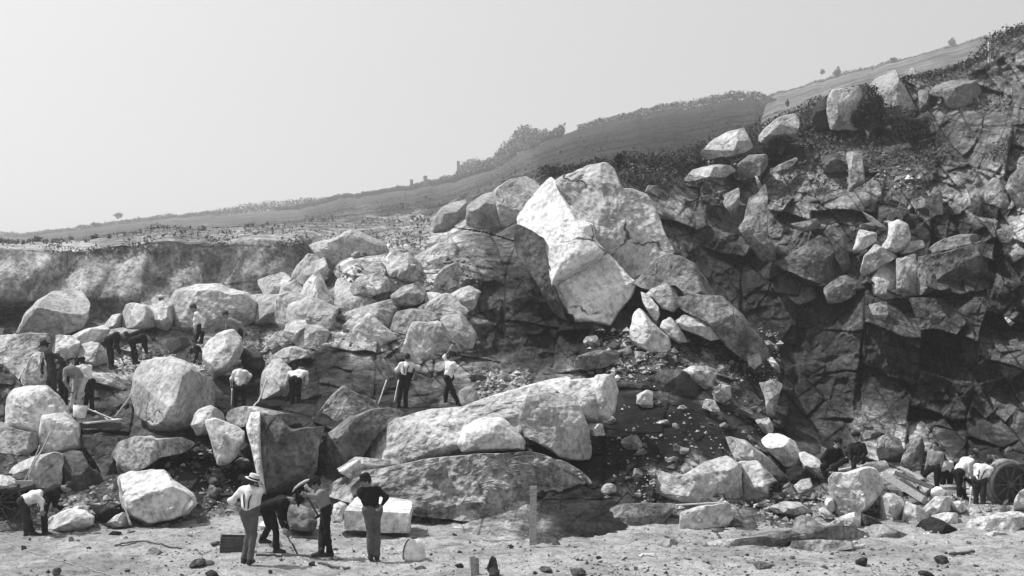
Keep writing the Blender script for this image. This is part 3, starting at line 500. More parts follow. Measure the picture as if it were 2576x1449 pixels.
 ('b1', 'f', [(835, 190), (846, 120), (878, 88), (905, 108), (940, 150), (985, 195), (1030, 230), (1042, 290), (1000, 322), (940, 315), (870, 275), (838, 240)], 38.6, .9, .6, 'white pointed boulder below the giant split boulder', dict(p=3.4, lean=.35, cuts=2)),
 ('b2', 'f', [(985, 182), (1000, 145), (1038, 130), (1066, 158), (1100, 210), (1122, 252), (1080, 262), (1030, 232)], 38.9, .7, .6, 'white wedge-shaped rock right of the white pointed boulder', dict(p=3.4, lean=.35, cuts=2)),
 ('b3', 'f', [(550, 380), (560, 330), (640, 300), (760, 298), (775, 345), (700, 385), (600, 400)], 36, 1., .28, 'long grey rock half sunk in dark earth above the bright ridge', dict(mk='m')),
 ('b4', 'f', [(862, 570), (868, 525), (915, 500), (946, 510), (946, 592), (905, 592)], 32.4, .6, .52, 'small pale cube of stone in the dark hollow', dict(p=4)),
 ('b5', 'f', [(1200, 590), (1215, 545), (1260, 550), (1290, 605), (1260, 615)], 32.5, .5, .5, 'pale triangular stone near the head of the dark earth slope', dict()),
 ('b6', 'f', [(1100, 400), (1150, 378), (1230, 380), (1272, 430), (1250, 480), (1215, 500), (1150, 450)], 34.5, .8, .48, 'pale broken rock at the upper right of the dark earth slope', dict(mk='m')),
 ('b7', 'f', [(930, 440), (1000, 400), (1100, 400), (1180, 450), (1200, 520), (1100, 560), (1000, 560), (940, 500)], 34.8, 1., .15, 'dark lumpy rock right of the small pale cube', dict(mk='m')),
 ('b8', 'f', [(1250, 510), (1290, 470), (1340, 480), (1345, 540), (1300, 570), (1260, 550)], 33.8, .6, .4, 'grey knobbly stone right of the dark earth slope', dict()),
 ('spurA', 'i', [(1870, 900), (1960, 842), (2040, 745), (2110, 720), (2190, 735), (2270, 790), (2330, 870), (2400, 960), (2440, 1060), (2430, 1120), (2330, 1090), (2250, 1070), (2190, 960), (2130, 905), (2000, 955), (1910, 930)], 42, 1.5, .34, 'large arched rock with bright crest right of the giant split boulder', dict(p=2.6, mk='m')),
 ('spurB', 'f', [(1040, 40), (1150, 10), (1300, 30), (1390, 110), (1480, 215), (1532, 290), (1528, 345), (1475, 390), (1400, 340), (1300, 250), (1200, 140), (1110, 100)], 39.6, 1.3, .3, 'long smooth slab slanting down right towards the dark cliff', dict(p=3, mk='m', name='rock_slab', cat='rock slab')),
 ('spurC', 'i', [(1950, 985), (1985, 950), (2060, 920), (2110, 912), (2160, 965), (2182, 1050), (2140, 1100), (2060, 1075), (2000, 1000)], 40.6, .9, .42, 'rounded boulder nestled below the arched rock', dict(p=2.4)),
 ('spurD', 'f', [(1070, 150), (1110, 116), (1190, 135), (1260, 178), (1292, 232), (1240, 245), (1150, 208), (1090, 185)], 38.8, .8, .5, 'pale oval boulder on the spur right of the white wedge', dict(p=2.3)),
 ('spurE', 'f', [(885, 0), (925, 15), (975, 75), (982, 115), (962, 150), (930, 110), (900, 60)], 40, .5, .55, 'thin pale splinter between giant boulder and rounded boulder', dict(name='rock_fragment', cat='rock fragment')),
 ('spurF', 'f', [(1428, 330), (1490, 310), (1503, 360), (1465, 395), (1435, 370)], 38.2, .5, .4, 'small grey boulder at the lower tip of the long smooth slab', dict()),
 ('spurG', 'f', [(1530, 345), (1555, 330), (1590, 375), (1598, 415), (1562, 385)], 38, .4, .58, 'small white stone perched on the lower edge of the spur', dict(name='rock_fragment', cat='rock fragment')),
 ('spurH', 'f', [(1490, 465), (1550, 450), (1610, 470), (1580, 560), (1565, 640), (1530, 625), (1520, 540)], 35, .8, .42, 'upright light rock at the right rim of the earth slope', dict(mk='m')),
 ('spurI', 'f', [(1470, 655), (1540, 640), (1562, 690), (1555, 745), (1510, 715)], 33.5, .6, .42, 'light chipped rock below the upright rim rock', dict()),
 ('spurJ', 'f', [(1320, 740), (1420, 760), (1540, 850), (1620, 930), (1635, 990), (1560, 960), (1470, 880), (1370, 860)], 30.6, 1.1, .38, 'smooth slanting shoulder of rock above the cracked pale outcrop', dict(p=2.5)),
 ('q1', 'f', [(865, 905), (940, 945), (1010, 940), (1110, 932), (1210, 870), (1320, 835), (1385, 880), (1385, 1060), (1280, 1085), (1090, 1075), (960, 1030)], 29.2, 1.3, .48, 'wide pale cracked outcrop at the foot of the dark earth slope', dict(p=3, name='rock_outcrop', cat='rock outcrop')),
 ('q2', 'f', [(1385, 870), (1480, 862), (1580, 965), (1540, 985), (1530, 1075), (1410, 1085), (1388, 1000)], 29, 1.1, .42, 'blocky grey rock split off the right end of the pale outcrop', dict(p=3.6)),
 ('q3', 'f', [(1075, 1262), (1090, 1125), (1190, 1092), (1330, 1080), (1358, 1150), (1310, 1215), (1180, 1255)], 26.2, .9, .55, 'pale quarried block beside the plank, foot of the outcrop', dict(p=3.6, name='stone_block', cat='stone block')),
 ('q4', 'f', [(722, 1120), (750, 1090), (870, 1078), (1052, 1082), (1035, 1130), (965, 1245), (850, 1228), (760, 1175)], 26.4, 1.1, .24, 'dark boulder with a light top edge left of the plank', dict(p=3, mk='m')),
 ('q5', 'f', [(945, 1300), (1000, 1262), (1062, 1262), (1058, 1350), (955, 1352)], 22.9, .6, .42, 'small light-topped stone near the white trestle', dict(p=3)),
 ('q6', 'D', [(1700, 1402), (1750, 1375), (1830, 1355), (1900, 1345), (2040, 1322), (2130, 1325), (2190, 1345), (2160, 1385), (2000, 1400), (1800, 1408)], 23.6, 1.2, .36, 'long low grey slab rising from the floor in the right foreground', dict(p=2.4, mk='m', name='rock_slab', cat='rock slab')),
 ('q7', 'D', [(1990, 1385), (1995, 1362), (2060, 1358), (2140, 1362), (2150, 1380), (2060, 1392)], 22.6, .5, .33, 'flat dark-fronted stone just in front of the long low slab', dict(p=4)),
 # ---- right foreground heap
 ('g1', 'g', [(18, 450), (70, 400), (160, 400), (265, 460), (300, 540), (320, 610), (290, 645), (190, 640), (60, 520)], 32, 1.1, .6, 'bright jagged boulder left of the two seated men', dict(p=3)),
 ('g2', 'g', [(290, 545), (330, 530), (440, 590), (490, 690), (495, 765), (400, 730), (330, 660)], 31, .8, .58, 'bright slab running down behind the boots of the seated man', dict(p=3, name='rock_slab', cat='rock slab')),
 ('g3', 'g', [(510, 730), (560, 690), (640, 690), (800, 640), (860, 670), (912, 770), (885, 860), (790, 960), (720, 1010), (600, 1010), (570, 985), (530, 860)], 27.2, 1.2, .56, 'big pale square block below the two seated men', dict(p=4, lean=.1, cuts=3, name='stone_block', cat='stone block')),
 ('g4', 'g', [(885, 960), (885, 870), (905, 825), (1000, 850), (1065, 880), (1075, 960), (1045, 1070), (940, 1065), (890, 1020)], 26.8, .9, .55, 'pale rounded block right of the big square block', dict(p=3.2)),
 ('g5', 'g', [(1045, 1080), (1060, 980), (1090, 900), (1200, 950), (1255, 1012), (1165, 1085), (1120, 1095)], 26.6, .8, .56, 'pale triangular block in the middle of the right heap', dict(p=3.2)),
 ('g6', 'g', [(508, 1070), (590, 1015), (680, 983), (745, 985), (742, 1080), (700, 1125), (570, 1118)], 25.2, .7, .58, 'pale angular stone in front of the big square block', dict(p=3.4)),
 ('g7', 'g', [(738, 990), (800, 1000), (880, 1040), (910, 1075), (770, 1105), (735, 1080)], 25.4, .5, .14, 'dark broken stone beside the pale angular one', dict(mk='m')),
 ('g8', 'g', [(1148, 1092), (1200, 1040), (1270, 1010), (1350, 1040), (1440, 1090), (1520, 1150), (1460, 1195), (1280, 1190)], 25.1, .8, .07, 'black triangular rock in the right foreground heap', dict(p=3, mk='m')),
 ('g9', 'g', [(1185, 970), (1240, 920), (1300, 860), (1402, 862), (1408, 970), (1270, 1000)], 26.8, .7, .6, 'white slanting stone under the crouching white-capped man', dict(p=3.2)),
 ('g10', 'g', [(1398, 905), (1480, 895), (1535, 960), (1460, 995), (1400, 975)], 27.4, .5, .6, 'small white rock left of the shovel stuck among the stones', dict()),
 ('g11', 'g', [(1265, 1005), (1370, 980), (1460, 985), (1465, 1115), (1380, 1075)], 26, .5, .56, 'pale slab behind the black triangular rock', dict(name='rock_slab', cat='rock slab')),
 ('g12', 'g', [(1508, 1215), (1520, 1085), (1565, 1030), (1700, 1005), (1850, 970), (1960, 985), (1960, 1080), (1860, 1135), (1700, 1125), (1580, 1200)], 25.3, 1.1, .52, 'big pale slab at the lower right edge of the heap', dict(p=3, lean=.5, name='rock_slab', cat='rock slab')),
 ('g13', 'g', [(1885, 985), (1885, 890), (1925, 820), (2000, 800), (2100, 850), (2100, 1000), (1960, 1000)], 26, 1., .5, 'rounded boulder cut by the right picture edge', dict()),
 ('g14', 'g', [(255, 785), (310, 740), (375, 728), (397, 800), (397, 892), (330, 898)], 29.2, .6, .55, 'light cube-shaped stone left of the big square block', dict(p=4, name='stone_block', cat='stone block')),
 ('g15', 'g', [(75, 945), (185, 898), (300, 908), (385, 978), (260, 1005), (120, 985)], 26.8, .8, .5, 'low pale rock in front of the dark recess', dict(p=2.4)),
 ('g16', 'g', [(438, 960), (470, 935), (520, 980), (562, 1005), (490, 1025)], 26, .4, .56, 'small white sliver of rock by the foot of the big square block', dict(name='rock_fragment', cat='rock fragment')),
 ('g17', 'g', [(250, 1100), (270, 1020), (330, 1000), (420, 1050), (500, 1090), (480, 1150), (330, 1150)], 25.3, .6, .4, 'grey broken rock pile edge below the low pale rock', dict(mk='m')),
 ('g18', 'g', [(800, 1100), (850, 1070), (920, 1072), (1060, 1130), (1180, 1180), (1150, 1210), (950, 1210), (820, 1190)], 24.4, .7, .36, 'low rounded grey rock in front of the pale triangular block', dict(p=2.3, mk='m')),
 ('g19', 'g', [(860, 520), (880, 430), (960, 400), (1040, 440), (1080, 560), (1000, 640), (900, 620)], 33.5, 1., .34, 'rough light rock face behind the seated men', dict(mk='m')),
 ('g20', 'g', [(1040, 640), (1060, 560), (1120, 470), (1180, 400), (1220, 480), (1200, 640), (1120, 680)], 33, .9, .3, 'tapering rock left of the standing man in the waistcoat', dict(mk='m')),
 ('g21', 'g', [(480, 900), (500, 870), (545, 880), (560, 960), (530, 985), (490, 950)], 26.9, .4, .6, 'narrow white stone left of the big square block', dict(name='rock_fragment', cat='rock fragment')),
 ('g22', 'g', [(470, 700), (540, 670), (640, 650), (800, 615), (930, 595), (960, 650), (880, 690), (700, 710), (540, 740)], 29.3, .9, .5, 'flat pale rock on which the two men are sitting', dict(p=2.6)),
 ('g23', 'g', [(1630, 1150), (1740, 1115), (1850, 1140), (1840, 1190), (1740, 1215), (1660, 1195)], 24.4, .4, .6, 'flat white stone in front of the big pale slab', dict(p=2.4)),
 ('g24', 'g', [(1500, 1220), (1530, 1190), (1600, 1185), (1640, 1220), (1600, 1250), (1530, 1245)], 24, .35, .6, 'small white stone, lowest of the right heap', dict(p=2.4)),
 ('g25', 'g', [(200, 660), (300, 640), (400, 700), (390, 740), (300, 740), (260, 780), (210, 720)], 30.4, .8, .06, 'black hollow-sided rock above the light cube-shaped stone', dict(mk='m')),
 # ---- crest of the quarry
 ('t1', 'i', [(543, 560), (550, 480), (600, 410), (700, 368), (762, 358), (755, 460), (742, 570), (640, 605), (570, 592)], 64, 2.4, .36, 'leftmost of the three great rounded boulders on the brow', dict(p=2.8, rough=.6)),
 ('t2', 'i', [(768, 560), (770, 405), (860, 330), (945, 308), (965, 420), (990, 560), (1002, 615), (860, 605)], 63, 2.4, .36, 'middle one of the three great rounded boulders on the brow', dict(p=2.8, rough=.6)),
 ('t3', 'i', [(943, 300), (985, 262), (1060, 228), (1170, 204), (1252, 250), (1250, 340), (1180, 420), (1130, 480), (1110, 560), (1010, 610), (960, 470)], 61, 2.4, .42, 'rightmost angular one of the three great boulders on the brow', dict(p=3.4, rough=.8)),
 ('t4', 'j', [(1012, 640), (1008, 560), (1050, 492), (1130, 470), (1180, 480), (1262, 458), (1285, 530), (1235, 620), (1252, 800), (1130, 795), (1030, 800)], 71, 2.5, .42, 'tall pale block on the crest left of the dark bush', dict(p=4, yaw=.1)),
 ('t4b', 'j', [(885, 720), (900, 640), (960, 560), (1015, 545), (1030, 680), (1038, 800), (940, 780)], 71.5, 1.6, .07, 'dark block joined to the left of the tall pale block', dict(p=4)),  # much darker piece along the tall pale block's left
 ('t5', 'j', [(1350, 440), (1440, 380), (1545, 328), (1585, 400), (1650, 510), (1710, 620), (1700, 740), (1560, 730), (1440, 650), (1365, 560)], 74, 2.6, .36, 'big squarish block on the crest right of the dark bush', dict(p=3.6)),
 ('t6', 'j', [(1612, 352), (1692, 303), (1742, 360), (1780, 430), (1832, 482), (1740, 505), (1700, 440), (1655, 425)], 76, 1.4, .34, 'smaller tilted block behind the squarish block on the crest', dict(p=3.4)),
 ('t7', 'j', [(1830, 505), (1880, 450), (1990, 408), (2190, 415), (2230, 500), (2150, 600), (2000, 640), (1950, 600), (1930, 530), (1840, 530)], 70, 2., .26, 'overhanging rounded rock near the crest on the far right', dict(p=2.6)),
 ('t8', 'j', [(1728, 495), (1825, 490), (1832, 590), (1825, 690), (1745, 650)], 72, 1.2, .26, 'narrow upright rock between the crest block and the overhang', dict(p=3)),
 ('t9', 'j', [(468, 850), (520, 780), (640, 692), (752, 680), (785, 760), (752, 860), (640, 905), (560, 905), (470, 905)], 67, 2., .44, 'light boulder on the crest, right one of two below the dark hill', dict(p=3)),
 ('t10', 'j', [(5, 985), (70, 900), (200, 822), (340, 793), (392, 880), (405, 945), (280, 1015), (150, 1015), (50, 1040)], 65, 2., .42, 'light boulder on the crest, left one of two below the dark hill', dict(p=3)),
 ('t11', 'j', [(295, 1080), (380, 1003), (520, 998), (532, 1080), (470, 1175), (385, 1188), (310, 1160)], 62, 1.4, .28, 'grey slanting block under the two light crest boulders', dict(p=3.4)),
 ('t12', 'j', [(180, 1390), (190, 1340), (240, 1290), (305, 1268), (302, 1400), (250, 1500)], 57, 1., .36, 'light pointed flake at the top of the overhang', dict(name='rock_fragment', cat='rock fragment')),
 ('t13', 'j', [(430, 1165), (452, 1180), (498, 1270), (480, 1310), (455, 1270)], 58, .5, .42, 'thin bright vertical splinter high on the cliff', dict(name='rock_fragment', cat='rock fragment')),
 ('t14', 'j', [(-130, 1200), (-60, 1120), (100, 1080), (230, 1090), (280, 1130), (180, 1180), (0, 1195), (-100, 1215)], 60, 2., .42, 'smooth bright sloping rock at the left end of the cliff top', dict(p=2.3, lean=.8)),
 ('t15', 'j', [(1160, 990), (1280, 970), (1300, 1150), (1310, 1260), (1240, 1340), (1170, 1300), (1180, 1150)], 60, 1.2, .32, 'light upright pillar of rock on the upper cliff', dict(p=3)),
 ('t16', 'j', [(960, 1010), (1080, 1000), (1165, 1090), (1150, 1140), (980, 1140)], 61, 1., .2, 'grey blocky rock left of the light pillar on the upper cliff', dict(p=3, mk='m')),
 ('t17', 'j', [(560, 1130), (620, 1080), (760, 1020), (770, 1045), (700, 1110), (620, 1130)], 61, .8, .3, 'flat light slab lying high on the cliff top', dict(name='rock_slab', cat='rock slab')),
 # ---- cliff
 ('k1', 'k', [(1120, 440), (1162, 385), (1162, 300), (1222, 278), (1282, 310), (1302, 390), (1262, 450), (1205, 482)], 47.6, 1., .5, 'white top piece of the cracked rock on the cliff ledge', dict(p=3.6, cuts=3)),
 ('k2', 'k', [(980, 335), (1085, 358), (1090, 402), (1032, 450), (975, 477), (942, 466)], 48, .7, .5, 'white wedge perched over the black cleft in the cliff', dict(p=4, cuts=2)),
 ('k3', 'k', [(988, 600), (1010, 500), (1080, 430), (1180, 470), (1215, 510), (1110, 570), (1060, 600), (1010, 632)], 47, 1., .44, 'left shoulder of the cracked rock on the cliff ledge', dict(p=3.6)),
 ('k4', 'k', [(1060, 640), (1110, 575), (1208, 528), (1210, 755), (1145, 775), (1072, 742)], 46.6, .9, .46, 'lower left piece of the cracked rock on the cliff ledge', dict(p=4)),
 ('k5', 'k', [(1212, 520), (1330, 488), (1352, 620), (1352, 735), (1212, 757)], 46.4, .9, .46, 'lower right piece of the cracked rock on the cliff ledge', dict(p=4)),
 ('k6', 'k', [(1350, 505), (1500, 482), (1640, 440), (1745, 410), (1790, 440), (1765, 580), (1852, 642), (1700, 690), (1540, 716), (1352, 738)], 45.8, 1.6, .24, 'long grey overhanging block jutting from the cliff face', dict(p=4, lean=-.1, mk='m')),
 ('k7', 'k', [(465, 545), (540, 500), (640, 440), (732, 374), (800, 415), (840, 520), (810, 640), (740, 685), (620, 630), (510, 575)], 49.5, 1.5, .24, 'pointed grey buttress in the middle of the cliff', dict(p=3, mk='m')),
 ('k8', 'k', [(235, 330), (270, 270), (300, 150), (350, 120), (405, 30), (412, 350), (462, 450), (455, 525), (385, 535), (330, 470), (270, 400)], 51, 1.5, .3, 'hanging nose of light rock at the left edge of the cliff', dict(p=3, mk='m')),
 ('k9', 'k', [(1415, 455), (1490, 400), (1600, 370), (1690, 363), (1790, 395), (1700, 420), (1560, 460), (1450, 475)], 46.8, 1.2, .3, 'thin rounded slab on top of the long overhanging block', dict(p=2.4)),
 ('k10', 'k', [(760, 700), (850, 630), (920, 615), (965, 640), (955, 740), (870, 790), (790, 795)], 47.5, .9, .26, 'broken grey rock under the black cleft', dict(mk='m')),
 ('k11', 'k', [(1230, 460), (1280, 410), (1375, 405), (1385, 445), (1300, 480), (1240, 490)], 47, .6, .36, 'small rounded lump wedged above the cracked rock', dict()),
 ('k12', 'k', [(560, 300), (640, 285), (720, 268), (745, 320), (680, 345), (600, 340)], 52, .8, .26, 'small grey slab above the pointed buttress', dict()),
 ('k13', 'k', [(1000, 225), (1060, 255), (1145, 320), (1100, 318), (1040, 280)], 49.5, .4, .4, 'thin white flake lying across the black cleft', dict(name='rock_fragment', cat='rock fragment')),
 ('k14', 'k', [(1040, 800), (1150, 785), (1160, 860), (1120, 940), (1075, 900)], 45.5, .6, .3, 'light tapering flake below the cracked rock', dict(mk='m')),
 ('k15', 'k', [(1290, 760), (1500, 770), (1580, 860), (1500, 930), (1360, 960), (1330, 850)], 44.8, 1., .16, 'weathered boss of rock below the long overhanging block', dict(mk='m')),
 ('k16', 'k', [(1880, 880), (1905, 885), (1945, 915), (1915, 935)], 40, .3, .5, 'small white stone caught on the cliff at far right', dict(name='rock_fragment', cat='rock fragment')),
 ('k17', 'k', [(1410, 130), (1450, 70), (1495, 110), (1500, 240), (1420, 250)], 52, .8, .36, 'light striped panel of rock high on the right of the cliff', dict(mk='m')),
 ('k18', 'k', [(1640, 60), (1700, 60), (1745, 170), (1735, 290), (1690, 280), (1670, 150)], 51, .8, .34, 'second light panel of rock, right of the striped one', dict(mk='m')),
 ('k19', 'k', [(1890, 80), (1920, 0), (2000, -60), (2060, 60), (2040, 210), (1960, 200)], 49, 1., .4, 'bright rock corner at the right picture edge high on the cliff', dict(mk='m')),
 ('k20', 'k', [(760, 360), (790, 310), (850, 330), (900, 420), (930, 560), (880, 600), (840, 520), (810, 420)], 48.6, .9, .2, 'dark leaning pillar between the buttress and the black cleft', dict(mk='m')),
]
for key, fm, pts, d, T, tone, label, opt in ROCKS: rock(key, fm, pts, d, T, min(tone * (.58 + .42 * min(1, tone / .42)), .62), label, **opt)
# the giant split boulder: one thing, its two big cloven halves and darker left side
root = rock('giant', 'i', [(1355, 260), (1420, 208), (1520, 168), (1710, 133), (1750, 190), (1795, 290), (1850, 285), (1960, 325), (2012, 400), (2030, 480), (2080, 600), (2135, 690), (2080, 730), (2000, 780), (1900, 850), (1880, 905), (1700, 920), (1500, 720), (1400, 420)], 47.5, 2.6, .46,
     'giant split white boulder crowning the middle of the quarry', p=3.4, lean=.25, rough=1.6, cuts=16, mk='c')
root.name = 'giant_boulder'
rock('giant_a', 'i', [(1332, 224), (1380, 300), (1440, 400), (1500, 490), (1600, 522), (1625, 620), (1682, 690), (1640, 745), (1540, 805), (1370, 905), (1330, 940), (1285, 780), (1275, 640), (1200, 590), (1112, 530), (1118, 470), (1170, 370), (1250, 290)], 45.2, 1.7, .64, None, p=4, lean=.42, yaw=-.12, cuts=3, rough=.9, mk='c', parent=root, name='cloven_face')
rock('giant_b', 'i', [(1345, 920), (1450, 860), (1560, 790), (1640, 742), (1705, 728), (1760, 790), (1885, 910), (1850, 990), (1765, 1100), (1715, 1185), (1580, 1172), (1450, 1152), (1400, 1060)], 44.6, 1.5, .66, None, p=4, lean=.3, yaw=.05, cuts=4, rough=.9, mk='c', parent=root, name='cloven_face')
rock('giant_c', 'i', [(1092, 640), (1110, 525), (1200, 575), (1285, 610), (1290, 700), (1325, 820), (1350, 930), (1395, 1060), (1430, 1150), (1330, 1080), (1250, 950), (1165, 800), (1105, 710)], 42.6, 1.0, .13, 'dark left side of the giant boulder', p=2.6, lean=.0, yaw=-.7, mk='m', parent=root, name='dark_side')  # separate darker slab covering the boulder's left side

# ---------------------------------------------------------------- people: each one surface grown round its own posed skeleton
def surface_nets(f, lo, hi, h):
    lo = np.array(lo); n = np.ceil((np.array(hi) - lo) / h).astype(int) + 1
    ax = [lo[i] + h * np.arange(n[i]) for i in range(3)]
    G = np.stack(np.meshgrid(*ax, indexing='ij'), -1); v = f(G.reshape(-1, 3)).reshape(n)
    ins = v < 0
    c = np.zeros(n - 1, int); acc = np.zeros(tuple(n - 1) + (3,)); cnt = np.zeros(n - 1)
    cor = [(a, b, e) for a in (0, 1) for b in (0, 1) for e in (0, 1)]
    def sl(a, b, e): return (slice(a, n[0] - 1 + a), slice(b, n[1] - 1 + b), slice(e, n[2] - 1 + e))
    for i, p in enumerate(cor):
        for q in cor[i + 1:]:
            if sum(abs(x - y) for x, y in zip(p, q)) != 1: continue
            vp = v[sl(*p)]; vq = v[sl(*q)]; cr = (vp < 0) != (vq < 0); t = np.where(cr, vp / np.where(cr, vp - vq, 1), 0)[..., None]
            pos = np.array(p) * (1 - t) + np.array(q) * t; acc += np.where(cr[..., None], pos, 0); cnt += cr
    act = cnt > 0; idx = -np.ones(n - 1, int); idx[act] = np.arange(act.sum()); ii = np.argwhere(act)
    V = lo + h * (ii + acc[act] / cnt[act][:, None]); Q = []
    for d in range(3):
        u, w_ = (d + 1) % 3, (d + 2) % 3
        a = [slice(None)] * 3; b = [slice(None)] * 3; a[d] = slice(0, n[d] - 1); b[d] = slice(1, n[d])
        cr = ins[tuple(a)] != ins[tuple(b)]; e = np.argwhere(cr); e = e[(e[:, u] > 0) & (e[:, w_] > 0) & (e[:, u] < n[u] - 1) & (e[:, w_] < n[w_] - 1)]
        if not len(e): continue
        s = ins[tuple(e.T)]; du = np.zeros(3, int); du[u] = 1; dw = np.zeros(3, int); dw[w_] = 1
        q = np.stack([idx[tuple(e.T)], idx[tuple((e - du).T)], idx[tuple((e - du - dw).T)], idx[tuple((e - dw).T)]], 1)
        q[~s] = q[~s][:, ::-1]; Q.append(q)
    return V, np.concatenate(Q)
def cone(P, a, b, ra, rb):
    a = np.asarray(a, float); b = np.asarray(b, float); d = b - a; t = np.clip(((P - a) @ d) / (d @ d + 1e-9), 0, 1)
    return np.linalg.norm(P - a - t[:, None] * d, axis=1) - (ra + (rb - ra) * t)
def smin(a, b, k): h = np.clip(.5 + .5 * (b - a) / k, 0, 1); return b * (1 - h) + a * h - k * h * (1 - h)
def blob(segs, k=.03, h=.02, wr=0., seed=0, pad=.05, clip=None):
    pts = np.array([s[0] for s in segs] + [s[1] for s in segs]); rm = max(max(s[2], s[3]) for s in segs) + pad
    def f(P):
        r = None
        for s in segs:
            x = cone(P, *s); r = x if r is None else smin(r, x, k)
        if wr: r = r + wr * fbm(P * 9, 2, seed)
        if clip is not None: r = np.maximum(r, clip(P))
        return r
    return surface_nets(f, pts.min(0) - rm, pts.max(0) + rm, h)
def ell(P, c, r): q = (P - np.array(c)) / np.array(r); l = np.linalg.norm(q, axis=1); return (l - 1) * min(r)
def head_sdf(P):       # x forward, y left, z up, centre of the skull at the origin, 23 cm tall
    s = ell(P, (-.01, 0, .025), (.098, .076, .095)); s = smin(s, ell(P, (.028, 0, -.045), (.062, .055, .072)), .03)
    s = smin(s, cone(P, (.088, 0, .012), (.112, 0, -.026), .009, .015), .012)
    s = smin(s, cone(P, (.078, 0, -.098), (.07, 0, -.095), .022, .02), .02)
    for y in (-1, 1):
        s = smin(s, ell(P, (-.005, y * .078, -.01), (.02, .009, .034)), .006)
        s = np.maximum(s, -(np.linalg.norm(P - np.array([.095, y * .032, .008]), axis=1) - .017))
        s = smin(s, np.linalg.norm(P - np.array([.078, y * .032, .006]), axis=1) - .0125, .003)
        s = smin(s, cone(P, (.088, y * .018, .028), (.08, y * .046, .028), .007, .006), .008)
    s = smin(s, cone(P, (.086, -.02, -.056), (.086, .02, -.056), .008, .008), .004); s = smin(s, cone(P, (.083, -.018, -.07), (.083, .018, -.07), .009, .009), .004)
    return s
HEAD = surface_nets(head_sdf, (-.13, -.11, -.14), (.14, .11, .14), .0085)
HAIR = surface_nets(lambda P: np.maximum(ell(P, (-.014, 0, .03), (.104, .084, .099)), np.maximum((P[:, 0] * .9 - P[:, 2] * .55) - .03, -.075 - P[:, 2])), (-.13, -.11, -.1), (.12, .11, .15), .011)
def hand_sdf(P):       # x along the hand, z back of hand, thumb towards +y, half closed
    s = cone(P, (0, 0, 0), (.03, 0, 0), .024, .026)
    for i, (y, l) in enumerate(((.028, .9), (.010, 1.), (-.009, .93), (-.027, .74))):
        a = np.array([.035, y * .6, 0]); b = np.array([.078, y, .004]); s = smin(s, cone(P, a, b, .017, .0115), .01)
        c_ = b + l * np.array([.032, 0, -.018]); d_ = c_ + l * np.array([.008, 0, -.024]); e_ = d_ + l * np.array([-.012, 0, -.016])
        s = np.minimum(s, cone(P, b, c_, .0098, .009)); s = np.minimum(s, cone(P, c_, d_, .009, .0085)); s = np.minimum(s, cone(P, d_, e_, .0085, .007))
    s = smin(s, cone(P, (.02, .02, -.004), (.05, .05, -.014), .014, .0115), .01); return np.minimum(s, cone(P, (.05, .05, -.014), (.076, .048, -.03), .011, .0085))
HAND = surface_nets(hand_sdf, (-.04, -.06, -.1), (.15, .09, .05), .0068)
M_skin = plain('skin', .2, .15, 20, .1, .6); M_skin_d = plain('dark_skin', .09, .2, 20, .1, .6); M_hair = plain('dark_hair', .03, .3, 40, .3)
M_white = plain('white_cotton', .66, .25, 7, .4); M_grey = plain('grey_cotton', .2, .2, 8, .4); M_dark = plain('dark_cloth', .03, .3, 8, .4); M_black = plain('black_cloth', .014, .3, 8, .3)
M_trs = plain('grey_trousers', .09, .25, 7, .4); M_ltrs = plain('light_trousers', .42, .2, 7, .4); M_boot = plain('dark_leather', .03, .3, 20, .2, .6); M_straw = plain('straw', .5, .2, 40, .3); M_felt = plain('dark_felt', .012, .25, 20, .3); M_gfelt = plain('grey_felt', .1, .25, 20, .3)
MT = dict(w=M_white, g=M_grey, d=M_dark, k=M_black, t=M_trs, l=M_ltrs)
def unit(v): v = np.asarray(v, float); return v / (np.linalg.norm(v) + 1e-9)
def basis(fwd, up):
    z = unit(up); x = unit(np.asarray(fwd) - z * (np.asarray(fwd) @ z)); y = np.cross(z, x); return np.stack([x, y, z], 1)
def tri_of(Q): return np.concatenate([Q[:, [0, 1, 2]], Q[:, [0, 2, 3]]])
HATS = {
 'fedora': ([(0, .115), (.055, .12), (.088, .1), (.098, .045), (.1, .0), (.165, -.008), (.168, -.003), (.1, .006)], .05),
 'bowler': ([(0, .125), (.05, .118), (.085, .09), (.1, .04), (.102, .0), (.14, -.002), (.15, .012), (.14, .006)], .05),
 'boater': ([(0, .098), (.09, .098), (.098, .09), (.1, .0), (.165, -.004), (.166, .002), (.1, .006)], .05),
 'cap': ([(0, .1), (.06, .098), (.11, .075), (.125, .045), (.11, .022), (.1, .0), (.096, .0)], .05)}
PEOPLE = {}
